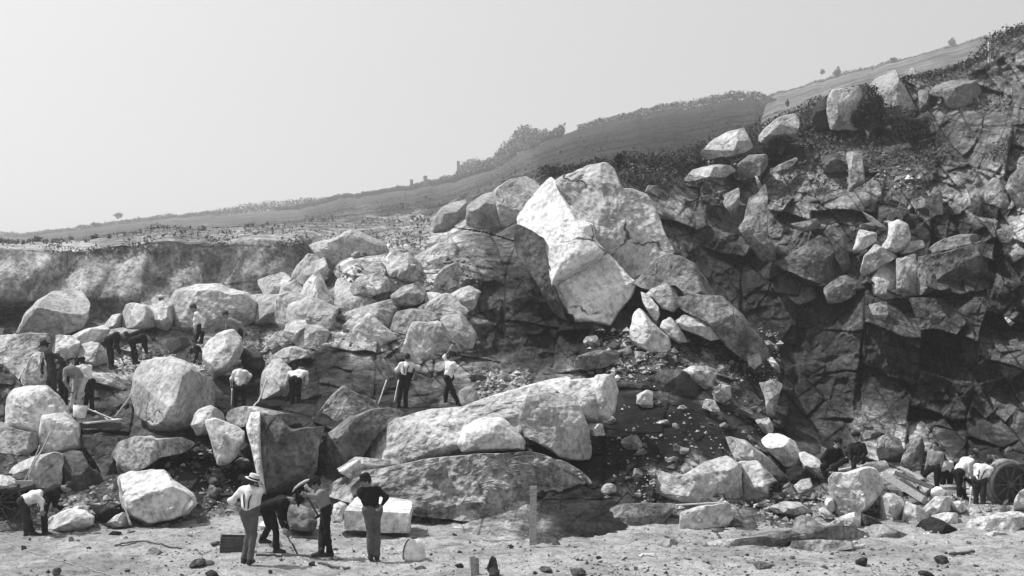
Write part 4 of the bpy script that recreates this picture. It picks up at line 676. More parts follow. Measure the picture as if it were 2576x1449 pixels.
def person(key, frm, d, face, J, label, shirt='w', trs='k', hat=None, hatm=None, look=None, skin=None, braces=False, jacket=None, sleeves='long', hide=(), group=None, stout=1., tilt=0.):
    """J: joints in the photo frame, optional third value = metres nearer (-) or farther (+). face: compass of the chest, 0 = to the viewer, 90 = picture right"""
    d = dm(d); skin = skin or M_skin; sd = len(PEOPLE) + 1
    fa = R(face); fwd = np.array([math.sin(fa), -math.cos(fa), 0]); lat = np.array([math.cos(fa), math.sin(fa), 0])   # lat = the person's left
    def W(p, off=0.):
        q = fr(frm, [p[:2]])[0]; dd = d + (p[2] if len(p) > 2 else off); return D(q[0], q[1], dd)
    S = d / F
    neck = W(J['neck']); hip = W(J['hip']); head = W(J['head'])
    sl_, hl_ = .175 * stout, .095 * stout
    up = unit(neck - hip)
    lat2 = unit(lat - up * (lat @ up) * .6)
    shc = neck - up * .06; JJ = {}
    for s_, k in ((1, 'L'), (-1, 'R')):
        JJ['sh' + k] = W(J['sh' + k]) if 'sh' + k in J else shc + lat2 * s_ * sl_
        JJ['hp' + k] = hip + lat * s_ * hl_
        for nm, o in (('el', sl_), ('ha', sl_), ('kn', hl_ * 1.1), ('ft', hl_ * 1.1)):
            if nm + k in J: JJ[nm + k] = W(J[nm + k], off=(lat * s_ * o)[1])
    # default limbs where the photo hides them
    for s_, k in ((1, 'L'), (-1, 'R')):
        if 'el' + k not in JJ: JJ['el' + k] = JJ['sh' + k] + np.array([0, 0, -.28]) + lat * s_ * .06
        if 'ha' + k not in JJ: JJ['ha' + k] = JJ['el' + k] + np.array([0, 0, -.25]) + fwd * .08
        if 'kn' + k not in JJ: JJ['kn' + k] = JJ['hp' + k] + np.array([0, 0, -.43]) + fwd * .05
        if 'ft' + k not in JJ: JJ['ft' + k] = JJ['kn' + k] + np.array([0, 0, -.42]) - fwd * .05
        for a, b, mx, mn in (('sh', 'el', .34, .2), ('el', 'ha', .30, .18), ('hp', 'kn', .5, .3), ('kn', 'ft', .48, .3)):
            v_ = JJ[b + k] - JJ[a + k]; l = np.linalg.norm(v_)
            if l > mx: JJ[b + k] = JJ[a + k] + v_ / l * mx
    hv = head - neck; 
    if np.linalg.norm(hv) > .24: head = neck + unit(hv) * .24
    hup = unit(unit(head - neck) + .3 * up)
    la = R(look[0]) if look else fa; lf = np.array([math.sin(la), -math.cos(la), -(look[1] if look else .1)])
    if abs(hup @ unit(lf)) > .8: hup = unit(hup + np.array([0, 0, .8]))
    Mh = basis(lf, hup)
    base = np.array([hip[0], hip[1], min(JJ['ftL'][2], JJ['ftR'][2]) - .07])
    root = empty('person', base, label, 'person', group); PEOPLE[key] = root
    chest = neck * .68 + hip * .32; belly = neck * .3 + hip * .7
    # --- body: one continuous skin mesh
    seg = [(neck, head - hup * .04, .055, .052), (neck - up * .02, shc, .06, .08), (shc, chest, .10, .12), (chest, hip, .12, .11)]
    for k in 'LR':
        seg += [(shc, JJ['sh' + k], .07, .055), (JJ['sh' + k], JJ['el' + k], .05, .04), (JJ['el' + k], JJ['ha' + k], .04, .026),
                (hip, JJ['hp' + k], .10, .09), (JJ['hp' + k], JJ['kn' + k], .082, .056), (JJ['kn' + k], JJ['ft' + k], .055, .038)]
    V, Q = blob(seg, .025, .022); mv = [V]; mq = [Q]; n0 = len(V)
    Vh = HEAD[0] @ Mh.T + head; mv.append(Vh); mq.append(HEAD[1] + n0); n0 += len(Vh)
    for s_, k in ((1, 'L'), (-1, 'R')):
        hd = unit(JJ['ha' + k] - JJ['el' + k]); side = lat * s_
        Bz = unit(np.cross(hd, np.cross(side, hd))); th = unit(np.cross(Bz, hd)); 
        if th @ fwd < 0: th = -th
        Mb = np.stack([hd, th, Bz], 1); Vh = HAND[0] * 1.12 @ Mb.T + JJ['ha' + k]; mv.append(Vh)
        q = HAND[1] if np.linalg.det(Mb) > 0 else HAND[1][:, ::-1]; mq.append(q + n0); n0 += len(Vh)
    mesh_obj('body', np.concatenate(mv), tri_of(np.concatenate(mq)), skin, root, True)
    # --- shirt
    sg = [(shc, chest, .115 * stout, .135 * stout), (chest, belly, .135 * stout, .125 * stout), (belly, hip + up * .06, .125 * stout, .13 * stout), (neck - up * .03, shc, .06, .09)]
    for s_, k in ((1, 'L'), (-1, 'R')):
        side = lat2 * s_ * .06 * stout
        sg += [(shc, JJ['sh' + k], .09, .068), (JJ['sh' + k] * .75 + shc * .25, belly + side, .09, .10), (JJ['sh' + k], JJ['el' + k], .068, .058)]
        e_, h_ = JJ['el' + k], JJ['ha' + k]
        if sleeves == 'long': sg.append((e_, e_ + (h_ - e_) * .92, .056, .042))
        else: sg.append((e_, e_ + (h_ - e_) * .18, .058, .058))
    V, Q = blob(sg, .035, .02, .017, sd); mesh_obj('shirt' if jacket is None else 'jacket', V, tri_of(Q), MT[shirt], root, True)
    # --- trousers and boots
    if 'legs' not in hide:
        tg = [(JJ['hpL'], JJ['hpR'], .115, .115), (hip + up * .07, hip, .128 * stout, .12 * stout)]
        for k in 'LR': tg += [(JJ['hp' + k], JJ['kn' + k], .098, .07), (JJ['kn' + k], JJ['kn' + k] + (JJ['ft' + k] - JJ['kn' + k]) * .95, .068, .064)]
        V, Q = blob(tg, .022, .02, .013, sd + 50); mesh_obj('trousers', V, tri_of(Q), MT[trs], root, True)
        for k in 'LR':
            f_ = JJ['ft' + k]; sh = unit(f_ - JJ['kn' + k]); toe = f_ + fwd * .16 + sh * .035 * 0 + np.array([0, 0, -.045]); heel = f_ + np.array([0, 0, -.04]) - fwd * .03
            V, Q = blob([(f_ + np.array([0, 0, .05]), heel, .05, .045), (heel, toe, .045, .036), (f_, toe, .048, .03)], .02, .016); mesh_obj('boot', V, tri_of(Q), M_boot, root, True)
    if jacket:        # open coat: long skirts and a strip of shirt and tie down the front
        jg = []
        for s_ in (1, -1): jg += [(belly + lat * s_ * .08, hip + lat * s_ * .11 - np.array([0, 0, .22]), .11, .10)]
        V, Q = blob(jg, .05, .02, .01, sd); mesh_obj('coat_skirt', V, tri_of(Q), MT[shirt], root, True)
        V, Q = blob([(neck - up * .06 + fwd * .10, belly + fwd * .125, .035, .03)], .02, .015); mesh_obj('shirt_front', V, tri_of(Q), M_white, root, True)
    if braces:
        m_ = MB()
        for s_ in (1, -1):
            for fb in (-1, 1):
                pts = []
                for t in np.linspace(0, 1, 8):
                    c = (shc + up * .05) * (1 - t) + (hip + up * .05) * t; w_ = .105 * (1 - t) + (.02 if fb < 0 and t > .35 else .08) * t
                    if fb < 0: w_ = .10 * (1 - t) ** 1.3 + .035 * t
                    pts.append(c + lat2 * s_ * w_ + fwd * fb * (.06 + .19 * min(1, t * 2.2) - .1 * max(0, t - .6)) * (.62 if t > 0 else .3))
                m_.tube(pts, .013, 6)
        m_.build('braces', M_black, root, True)
    if hat:
        prof, _ = HATS[hat]; m_ = MB(); c = head + Mh[:, 2] * .055 - Mh[:, 0] * .012; Mt = Mh @ np.array([[math.cos(tilt), 0, math.sin(tilt)], [0, 1, 0], [-math.sin(tilt), 0, math.cos(tilt)]])
        pr = [(a, b) for a, b in prof]; m_.lathe(pr, c, Mt @ np.diag([1.06, .95, 1.]), 24)
        if hat == 'cap':
            m_.lathe([(0, .012), (.05, .012), (.062, .004), (.05, -.002), (0, -.002)], c + Mh[:, 0] * .105, Mt, 16)
        ho = m_.build('hat', hatm or M_felt, root, True)
        if hat in ('boater', 'fedora'):
            b_ = MB(); b_.lathe([(.1005, .004), (.104, .006), (.103, .034), (.099, .036)], c, Mt @ np.diag([1.06, .95, 1.]), 24); bo = b_.build('hat_band', M_black, None, True)
            bo.parent = ho; bo.location = [0, 0, 0]; wl = np.array(root.location)
            # same frame as the hat
            co = np.concatenate(b_.v) - wl; bo.data.vertices.foreach_set('co', co.astype(np.float32).ravel()); bo.data.update()
    mesh_obj('hair', HAIR[0] @ Mh.T + head, tri_of(HAIR[1]), M_hair, root, True)
    JJ.update(head=head, neck=neck, hip=hip, fwd=fwd); PEOPLE[key + '_j'] = JJ
    return root
P = person
P('suit', 'a', 31.4, -55, dict(head=(443, 540), neck=(475, 595), hip=(515, 770), elR=(420, 720, -.1), haR=(415, 825, -.12), elL=(618, 670, .05), haL=(585, 715, -.05), knR=(480, 930), ftR=(493, 1075), knL=(535, 935), ftL=(545, 1080)),
  'man in a dark suit and pale-banded hat standing on the ledge looking down', 'd', 'd', 'fedora', M_felt, (-60, .6), jacket='d', tilt=-.1)
P('bow', 'a', 31.0, 20, dict(head=(712, 692), neck=(700, 750, -.18), hip=(800, 862, .12), shR=(650, 775, -.2), shL=(760, 775, -.1), elR=(640, 880, -.3), haR=(692, 970, -.25), elL=(755, 880, -.15), haL=(740, 960, -.3), knR=(730, 1010, -.05), ftR=(708, 1165), knL=(800, 985, -.1), ftL=(765, 1150, .1)),
  'man in a grey shirt, round hat and pale trousers leaning forward on his knees', 'g', 'l', 'bowler', M_gfelt, (60, .35))
P('behind', 'a', 31.7, -150, dict(head=(812, 700, .1), neck=(822, 735, .05), hip=(875, 885), elR=(880, 800), haR=(850, 870), knL=(870, 1000), ftL=(850, 1110, .2), knR=(905, 1040, -.05), ftR=(922, 1205, -.15)),
  'man in a white shirt and dark trousers, standing behind the leaning man in pale trousers', 'w', 'k', 'cap', M_felt, (-120, .3))
P('hidden', 'a', 32.2, -20, dict(head=(560, 640, .3), neck=(575, 700, .2), hip=(625, 860), knL=(655, 980), ftL=(655, 1095), knR=(610, 985), ftR=(615, 1090)),
  'dark-clothed man half hidden between the suited man and the leaning man', 'k', 'k', None, None, (-20, .4))
P('dig1', 'a', 35.4, 90, dict(head=(1240, 425), neck=(1180, 420), hip=(1080, 475), elL=(1150, 550, -.1), haL=(1195, 630, -.15), elR=(1150, 545), haR=(1205, 640), knL=(1085, 600), ftL=(1100, 735), knR=(1110, 605), ftR=(1115, 735)),
  'man in dark clothes bending double with a pick, left one of the two diggers', 'k', 'k', None, None, (80, 1.1), sleeves='long')
P('dig2', 'a', 35.2, 90, dict(head=(1508, 478), neck=(1450, 440), hip=(1310, 490), elL=(1440, 540, -.1), haL=(1462, 640, -.15), elR=(1430, 535), haR=(1470, 640), knL=(1325, 590), ftL=(1335, 690), knR=(1345, 590), ftR=(1352, 690)),
  'man in dark clothes bending double towards the ground, right one of the two diggers', 'k', 'k', None, None, (80, 1.1), sleeves='long')
P('high', 'a', 38.5, -80, dict(head=(1922, 160), neck=(1950, 205), hip=(1990, 345), elR=(1925, 290, -.1), haR=(1935, 370, -.15), elL=(2020, 280), haL=(2010, 350), knR=(1960, 430), ftR=(1925, 500), knL=(2010, 420), ftL=(1995, 490)),
  'man in a white shirt and pale cap standing high up among the pale rocks', 'w', 'k', 'cap', M_gfelt, (-70, .5))
P('stoop', 'a', 38.2, -70, dict(head=(1925, 500), neck=(1940, 540), hip=(1975, 620), elR=(1900, 570), haR=(1890, 610)),
  'crouching man in black, only head and back showing beside the egg-shaped boulder', 'k', 'k', None, None, (-60, .6), hide=('legs',))
P('vest', 'a', 37.2, -60, dict(head=(2238, 225), neck=(2265, 265), hip=(2375, 400, .1), elL=(2400, 320), haL=(2420, 375), elR=(2250, 330), haR=(2240, 390), knL=(2390, 520), knR=(2360, 520)),
  'man in a dark waistcoat and grey hat leaning behind the egg-shaped boulder', 'g', 'k', 'bowler', M_gfelt, (-60, .7))
P('cap', 'a', 45.5, 150, dict(head=(1605, 72), neck=(1610, 105), hip=(1615, 220)),
  'man with only his pale cap showing over the pale rocks', 'g', 'k', 'cap', M_straw, (90, .1))
P('back1', 'c', 33.2, 175, dict(head=(310, 655, .1), neck=(318, 690, .05), hip=(315, 840), elR=(400, 740, .05), haR=(380, 790, .25), elL=(238, 770, .05), haL=(240, 830, .2), knL=(275, 920), ftL=(270, 1010), knR=(345, 925), ftR=(350, 1010)),
  'man in white seen from behind in the hollow by the dark pointed rock', 'w', 'k', None, None, (175, .9))
P('bent', 'c', 33.0, 195, dict(head=(850, 715, .45), neck=(840, 700, .3), hip=(800, 780, -.1), shL=(750, 720, .2), shR=(895, 710, .2), elL=(735, 780, .25), haL=(720, 815, .3), elR=(905, 770, .25), haR=(895, 815, .3), knL=(780, 910), ftL=(775, 1040), knR=(830, 910), ftR=(835, 1040)),
  'man in white bent double with his back to us in the middle hollow', 'w', 'k', None, None, (180, 2.))
P('brace', 'c', 32.4, 180, dict(head=(1792, 575), neck=(1785, 625), hip=(1775, 735), elL=(1700, 690), haL=(1695, 760, .15), elR=(1885, 665, .1), haR=(1840, 765, .25), knL=(1725, 880), ftL=(1705, 1020), knR=(1775, 890), ftR=(1775, 1040)),
  'man in white shirt and crossed braces seen from behind holding a tool', 'w', 'k', None, None, (170, .3), braces=True, sleeves='short')
P('raise', 'c', 32.0, 60, dict(head=(2185, 575), neck=(2165, 625), hip=(2155, 755), shL=(2145, 635, .1), shR=(2195, 635, -.12), elL=(2118, 575, .1), haL=(2165, 510, .0), elR=(2235, 660, -.15), haR=(2262, 640, -.2), knR=(2190, 870), ftR=(2235, 975), knL=(2130, 880), ftL=(2125, 985)),
  'man in a white shirt and banded hat raising a hammer over his head', 'w', 'k', 'fedora', M_felt, (70, .3), sleeves='short')
P('straw', 'e', 20.55, 168, dict(head=(432, 440), neck=(410, 490), hip=(395, 690), elL=(240, 600), haL=(325, 680, .05), elR=(465, 610, .1), haR=(440, 690, .1), knL=(395, 900), ftL=(345, 1140), knR=(430, 900), ftR=(395, 1170, -.1)),
  'man in straw hat, white shirt and braces standing hands on hips, back to us', 'w', 't', 'boater', M_straw, (130, .1), braces=True, sleeves='short')
P('stoop2', 'e', 21.7, 80, dict(head=(800, 590), neck=(735, 595), hip=(545, 665), elL=(700, 740, .0), haL=(735, 880, -.05), elR=(665, 740, -.1), haR=(700, 850, -.2), knL=(625, 830, -.1), ftL=(635, 1030, -.1), knR=(575, 830, .2), ftR=(510, 945, .35)),
  'man in black with a dark hat stooping to rake the ground beside the straw-hatted man', 'k', 'k', 'fedora', M_felt, (70, 1.2))
P('swing', 'e', 21.4, -80, dict(head=(985, 462), neck=(1022, 508), hip=(1072, 690), elR=(1000, 580, -.2), haR=(910, 550, -.22), elL=(990, 560, .1), haL=(925, 500, .15), knR=(1040, 880), ftR=(1030, 1060, -.1), knL=(1080, 880), ftL=(1110, 1065, .1)),
  'man in grey shirt and dark hat leaning forward with a raised pickaxe', 'g', 'k', 'bowler', M_felt, (-80, .5))
P('dark', 'e', 21.2, 195, dict(head=(1425, 437), neck=(1450, 493), hip=(1480, 680), elL=(1405, 590, .0), haL=(1425, 665, .1), elR=(1605, 570, .05), haR=(1560, 650, -.1), knL=(1460, 880), ftL=(1465, 1090), knR=(1520, 880), ftR=(1520, 1090)),
  'man in dark shirt and hat standing before the cube-shaped block, hand on hip', 'k', 't', 'fedora', M_felt, (-70, .2))
P('cart1', 'b', 23.9, 100, dict(head=(430, 690, .1), neck=(400, 620), hip=(235, 690), elR=(410, 690, -.15), haR=(420, 780, -.15), knL=(270, 850, .1), ftL=(330, 1010, .1), knR=(265, 860), ftR=(265, 1035)),
  'man in a white shirt bending low beside the cart wheel at bottom left', 'w', 'd', None, None, (90, 2.))
P('cart2', 'b', 24.2, 80, dict(head=(682, 545), neck=(610, 560), hip=(450, 640), elR=(580, 650, -.15), haR=(555, 750, -.1), elL=(570, 640, .1), haL=(540, 740, .1), knL=(440, 820, .15), ftL=(450, 1000, .15), knR=(440, 830), ftR=(450, 1005)),
  'man in black bending over at bottom left, nearest the low oval boulder', 'k', 'k', None, None, (60, .9))
P('sit1', 'g', 28.6, 20, dict(head=(575, 475), neck=(555, 510), hip=(520, 640), elR=(475, 580), haR=(490, 650, -.15), elL=(610, 560), haL=(600, 610, -.2), knR=(470, 640, -.4), ftR=(500, 740, -.4), knL=(560, 640, -.4), ftL=(570, 720, -.4)),
  'seated man in a dark coat and black wide-brimmed hat on the right rock heap', 'k', 'k', 'fedora', M_felt, (0, .6))
P('sit2', 'g', 28.3, -50, dict(head=(715, 430), neck=(720, 470), hip=(735, 590), elR=(665, 540, -.1), haR=(670, 600, -.3), elL=(780, 540), haL=(750, 600, -.3), knR=(610, 600, -.35), ftR=(495, 675, -.5), knL=(700, 580, -.5), ftL=(690, 680, -.5)),
  'seated man in black with one leg stretched out, right of the wide-brimmed hat', 'k', 'k', 'cap', M_felt, (-30, .8))
P('waist', 'g', 29.8, -60, dict(head=(1300, 490), neck=(1305, 530), hip=(1290, 650), elR=(1250, 590), haR=(1235, 640), elL=(1350, 590), haL=(1340, 640), knR=(1225, 700), ftR=(1200, 780, .3), knL=(1310, 740), ftL=(1310, 830)),
  'man in an open waistcoat standing with one knee raised at the right', 'g', 'k', None, None, (-50, .3))
P('small', 'g', 30.4, 180, dict(head=(1352, 575), neck=(1360, 610), hip=(1385, 690), elL=(1330, 660), elR=(1420, 660)),
  'distant man in a white shirt between the waistcoated man and the leaning man', 'w', 'k', None, None, (180, .2))
P('lean', 'g', 29.0, 100, dict(head=(1580, 555), neck=(1545, 585), hip=(1465, 680), elR=(1550, 680, -.15), haR=(1585, 730, -.1), elL=(1560, 670, .1), haL=(1600, 710, .1), knL=(1480, 790), ftL=(1545, 920), knR=(1475, 800), ftR=(1475, 890)),
  'man in a pale shirt and light-edged hat leaning towards the barrow wheel', 'w', 'k', 'fedora', M_gfelt, (90, .7))
P('right', 'g', 28.4, 150, dict(head=(1690, 610), neck=(1660, 635), hip=(1625, 740), elR=(1690, 700), haR=(1720, 715, .25), elL=(1600, 700), haL=(1600, 760), knL=(1600, 850), ftL=(1600, 960), knR=(1650, 850), ftR=(1660, 970)),
  'man in white shirt and braces, back to us, nearest the dark wheel', 'w', 'd', None, None, (120, .5), braces=True)
P('crouch', 'g', 27.8, -100, dict(head=(1268, 845), neck=(1300, 820), hip=(1355, 850, .1), shR=(1290, 830, -.15), shL=(1310, 820, .15), elR=(1270, 880), haR=(1250, 890)),
  'man crouching low among the right-hand blocks with only his white back showing', 'w', 'k', None, None, (-90, .9), hide=('legs',))

# ---------------------------------------------------------------- tools, cart, plank, small things
def at(frm, p, d): q = fr(frm, [p])[0]; return D(q[0], q[1], d)
def pole(name, frm, pts, ds, r, mat, label, cat, n=7):
    m = MB(); P_ = [at(frm, p, d) for p, d in zip(pts, ds)]; P_ = np.array(P_); t = np.linspace(0, 1, 14); u = np.linspace(0, 1, len(P_))
    Q_ = np.stack([np.interp(t, u, P_[:, i]) for i in range(3)], 1); Q_[1:-1] += rng.normal(0, r * .25, (12, 3))
    m.tube(Q_, r, n); return tag(m.build(name, mat, None, True), label, cat)
def tool(name, frm, a, b, da, db, kind, label, cat, mat=None, hd=(0, 1, 0), r=.017):
    A = at(frm, a, da); B = at(frm, b, db); e = empty(name, B if B[2] < A[2] else A, label, cat)
    m = MB(); m.tube(np.linspace(A, B, 6), r, 8); m.build('handle', mat or M_wood_l, e, True)
    t = unit(B - A); hd = unit(np.array(hd, float) - t * (np.array(hd) @ t)); m = MB()
    if kind == 'pick':
        pts = [B + hd * x * .28 - t * (abs(x) ** 1.8) * .09 for x in np.linspace(-1, 1, 11)]; m.tube(pts, [.006, .012, .016, .02, .024, .03, .024, .02, .016, .012, .006], 8); m.build('pick_head', M_iron, e, True)
    elif kind == 'hammer':
        m.beam(B - hd * .09, B + hd * .09, .05, .05); m.build('hammer_head', M_iron, e)
    elif kind == 'shovel':
        s = unit(np.cross(t, hd)); G = []
        for i, x in enumerate(np.linspace(0, 1, 9)):
            wd = .11 * (1 - max(0, x - .6) ** 2 * 4) ** .5 if x < 1 else .02
            for y in (-1, -.5, 0, .5, 1): G.append(B + t * x * .3 + s * y * wd + hd * (.02 * y * y))
        G = np.array(G); V = np.concatenate([G, G + hd * .004]); Q = grid_quads(9, 5); Q = np.concatenate([Q, (Q + 45)[:, ::-1]])
        ed = [i * 5 for i in range(9)]; ed2 = [i * 5 + 4 for i in range(9)]
        Q = np.concatenate([Q, [(a_, b_, b_ + 45, a_ + 45) for a_, b_ in zip(ed[:-1], ed[1:])], [(b_, a_, a_ + 45, b_ + 45) for a_, b_ in zip(ed2[:-1], ed2[1:])], [(i, i + 1, i + 46, i + 45) for i in range(40, 44)]])
        m.add(V, Q); m.build('blade', M_iron, e)
    return e
tool('pickaxe', 'a', (1150, 560), (1240, 722), 35.2, 35.2, 'hammer', 'tool held to the ground by the left one of the two bending diggers', 'pickaxe', M_wood_d, (0, 1, 0))
tool('shovel', 'c', (1607, 775), (1530, 1000), 33.2, 32.8, 'shovel', 'pale-handled shovel standing alone left of the man with braces', 'shovel', None, (0, -1, 0), .02)
tool('shovel', 'c', (1712, 775), (1672, 975), 32.2, 32.0, 'shovel', 'pale-handled shovel held close to the left leg of the man with braces', 'shovel', None, (0, -1, 0), .018)
tool('sledgehammer', 'c', (2145, 560), (2190, 450), 32.1, 32.0, 'hammer', 'hammer with pale curved handle raised above the banded hat', 'hammer', None, (1, 0, 0), .03)
tool('shovel', 'e', (690, 830), (762, 975), 21.8, 21.7, 'shovel', 'shovel held to the ground by the stooping man in black', 'shovel', M_wood, (1, 0, 0))
tool('sledgehammer', 'e', (885, 530), (1005, 740), 21.6, 21.6, 'hammer', 'dark-handled hammer hanging in front of the man in a grey shirt', 'hammer', M_wood_d, (1, .4, 0), .02)
m = MB(); m.tube([at('e', p, 21.7) for p in ((778, 528), (800, 492), (840, 460), (890, 432), (945, 415))], [.012, .02, .026, .03, .02], 8); tag(m.build('curved_pick', M_straw, None, True), 'pale curved pick head raised over the grey-shirted man', 'pick')
tool('sledgehammer', 'e', (1390, 600), (1345, 555), 22.3, 22.25, 'hammer', 'small hammer resting on the cube-shaped block beside the dark-shirted man', 'hammer', M_wood_d, (1, 0, -.35), .014)
tool('shovel', 'g', (1565, 790), (1550, 950), 28.3, 28.2, 'shovel', 'white shovel handle standing between the two men at the right wheel', 'shovel', None, (0, -1, 0), .02)
tool('shovel', 'g', (1245, 560), (1225, 640), 30.5, 30.4, 'shovel', 'shovel leaning by the hand of the waistcoated man', 'shovel', M_wood, (0, -1, 0), .014)
tool('crowbar', 'a', (2302, 955), (2293, 1140), 32.9, 32.8, 'none', 'thin pale bar hanging from the hand of the back-turned man in the hollow', 'crowbar', M_wood_l)
tool('crowbar', 'b', (350, 810), (420, 785), 24.9, 24.9, 'none', 'short iron bar in the hands of the white-shirted man by the cart', 'crowbar', M_iron)
pole('pole', 'b', [(1190, 470), (1225, 640), (1270, 800), (1312, 930)], [25.6, 25.4, 25.2, 25.0], .03, M_wood, 'crooked pole leaning against the big mottled block', 'pole')
pole('pole', 'c', [(545, 770), (500, 920), (470, 970), (415, 1020)], [33.2, 33, 32.8, 32.4], .025, M_wood_l, 'rough pale stick leaning between the two men in the hollow', 'pole')
pole('pole', 'b', [(510, 0), (420, 180), (340, 310), (300, 420), (285, 540)], [26, 25.8, 25.6, 25.5, 25.4], .022, M_wood, 'long bent rod rising behind the cart at bottom left', 'pole')
pole('pole', 'b', [(400, 130), (350, 260), (290, 400), (215, 545)], [26, 25.8, 25.6, 25.4], .014, M_wood, 'thin rod crossing the long bent rod behind the cart', 'pole')
for k, (p, q) in enumerate((((850, 1150), (1140, 1270)), ((940, 1180), (1080, 1270)), ((1140, 1245), (1320, 1000)))):
    pole('pole', 'a', [p, q], [31.5, 31.2], .022, M_wood_l, ['thin pole lying from the white bucket towards the dark gap', 'shorter pole lying beside the one next to the white bucket', 'thin pole propped against the left of the huge round boulder'][k], 'pole')
m = MB(); m.beam(at('a', (790, 1325), 30.6), at('a', (1200, 1320), 30.9), .2, .16); tag(m.build('timber_beam', M_wood_d), 'dark beam bridging the gap left of the huge round boulder', 'beam')
m = MB(); m.beam(at('a', (850, 1300), 30.4), at('a', (1190, 1262), 31.2), .3, .04); tag(m.build('plank', M_wood_l), 'pale board lying just above the dark beam at left', 'plank')
for k, (a_, b_, wd, hg, mt) in enumerate((((925, 705), (1220, 890), .22, .18, M_wood), ((1010, 690), (1290, 800), .16, .1, M_wood_d), ((1060, 655), (1230, 740), .2, .06, M_wood), ((1050, 740), (1250, 880), .14, .1, M_wood_d))):
    m = MB(); m.beam(at('g', a_, 28.6 + .3 * k), at('g', b_, 27.6 + .3 * k), wd, hg, .4)
    tag(m.build('timber_beam', mt), ['thick squared timber slanting down right of the big square block', 'darker timber lying behind the thick squared one', 'short pale board at the top of the timber pile', 'thin dark timber under the short pale board'][k], 'beam')
# tall square post in front of the largest outcrop
def zpole(frm, a, b, d, wd, name, label, mat, lean=0.):
    m = MB(); A = at(frm, a, d); B = at(frm, b, d - .05); m.beam(A, B, wd, wd * .5); return tag(m.build(name, mat), label, 'post')
zpole('f', (337, 990), (334, 1292), 22.9, .14, 'wooden_post', 'tall weathered wide board standing upright against the largest rounded outcrop', woodmat('grey_board', .33))
zpole('e', (2360, 1095), (2372, 1290), 19.8, .11, 'wooden_post', 'left one of two short stakes at the bottom picture edge', M_wood)
zpole('e', (2400, 1105), (2408, 1290), 19.9, .07, 'wooden_post', 'right one of two short stakes at the bottom picture edge', M_wood)
zpole('f', (860, 1402), (858, 1438), 20.4, .07, 'wooden_post', 'tiny dark peg in the sand at bottom right of centre', M_wood_d)
# cube-shaped block beside the dark-shirted man
def blockmesh(corners, name, label, mat, seed):
    """corners: 8 world points, 4 of the top then 4 of the bottom, same order"""
    c = np.array(corners); n = 14; V = []; Q = []; f = [(0, 1, 2, 3), (4, 7, 6, 5), (0, 4, 5, 1), (1, 5, 6, 2), (2, 6, 7, 3), (3, 7, 4, 0)]; k = 0; cc = c.mean(0)
    for a, b, e, g_ in f:
        u = np.linspace(0, 1, n); U, W_ = np.meshgrid(u, u, indexing='ij'); U = U[..., None]; W_ = W_[..., None]
        Pt = c[a] * (1 - U) * (1 - W_) + c[b] * U * (1 - W_) + c[e] * U * W_ + c[g_] * (1 - U) * W_; Pt = Pt.reshape(-1, 3)
        V.append(Pt); Q.append(grid_quads(n, n) + k); k += n * n
    V = np.concatenate(V); dl = fbm(V * 1.7, 4, seed); dr = (V - cc) / np.linalg.norm(V - cc, axis=1)[:, None]; ch = np.linalg.norm((V - cc) / np.ptp(V, axis=0), axis=1)
    V = V + dr * (dl * .035)[:, None] - dr * (np.clip(ch - .62, 0, 1) * .5 * (.6 + .6 * np.abs(fbm(V * 5, 2, seed))))[:, None]
    o = mesh_obj(name, V, np.concatenate(Q)[:, ::-1], mat); tag(o, label, 'stone block'); return o
def quad_block(frm, top4, dtop, hpx, dn, **k):
    T = [at(frm, p, d) for p, d in zip(top4, dtop)]; B = [at(frm, (p[0] + q[0], p[1] + q[1]), d) for p, q, d in zip(top4, hpx, dtop)]
    return blockmesh(T + B, **k)
quad_block('e', [(1232, 690), (1822, 712), (1845, 590), (1330, 548)], [23.9, 23.7, 25., 25.], [(5, 165), (-25, 190), (-20, 260), (-60, 250)], 0, name='stone_block', label='cube-shaped quarried block of white granite behind the dark-shirted man', mat=rock_mat(.62), seed=5)
# wooden box on its side, white bucket, keg, trestle
def crate(frm, c, d, size, yaw, roll, label, mat, name='wooden_crate'):
    C_ = at(frm, c, d); e = empty(name, C_ - np.array([0, 0, size[2] / 2]), label, 'crate'); Rm = np.array(Matrix.Rotation(yaw, 3, 'Z') @ Matrix.Rotation(roll, 3, 'Y')); x, y, z = size
    for nm, cs in (('side_board', [((0, y / 2, z * (k - 1) / 3), (x, .02, z / 3 - .008)) for k in range(3)] + [((0, -y / 2, z * (k - 1) / 3), (x, .02, z / 3 - .008)) for k in range(3)]),
                   ('end_board', [((x / 2 - .012, 0, 0), (.024, y - .025, z)), ((-x / 2 + .012, 0, 0), (.024, y - .025, z))]), ('base', [((0, 0, -z / 2 + .012), (x - .05, y - .024, .02))])):
        m = MB()
        for cc, ss in cs: m.box(C_ + Rm @ np.array(cc), ss, Rm)
        m.build(nm, mat, e)
    return e
crate('e', (262, 985), 22.1, (.55, .38, .32), .25, .06, 'dark wooden crate tipped on the sand behind the straw-hatted man', M_wood_d)
crate('a', (1775, 530), 37.6, (.62, .4, .3), -.5, -.5, 'dark wooden crate tilted on the slope below the standing man in white', M_wood_d)
def bucket(frm, c, d, r0, r1, h, label, mat, tilt=0., name='bucket'):
    C_ = at(frm, c, d); e = empty(name, C_, label, 'bucket'); Rt = np.array(Matrix.Rotation(tilt, 3, 'Y')); m = MB()
    m.lathe([(0, .01), (r0 * .98, .0), (r0, .01), (r1, h), (r1 - .012, h), (r0 - .014, .025), (0, .025)], C_, Rt, 24); m.build('shell', mat, e, True)
    m = MB(); th = np.linspace(0, math.pi, 12); m.tube([C_ + Rt @ np.array([r1 * math.cos(t), .6 * r1 * math.sin(t), h - .02 - .02 * math.sin(t)]) for t in th], .006, 6); m.build('bail', M_iron, e, True); return e
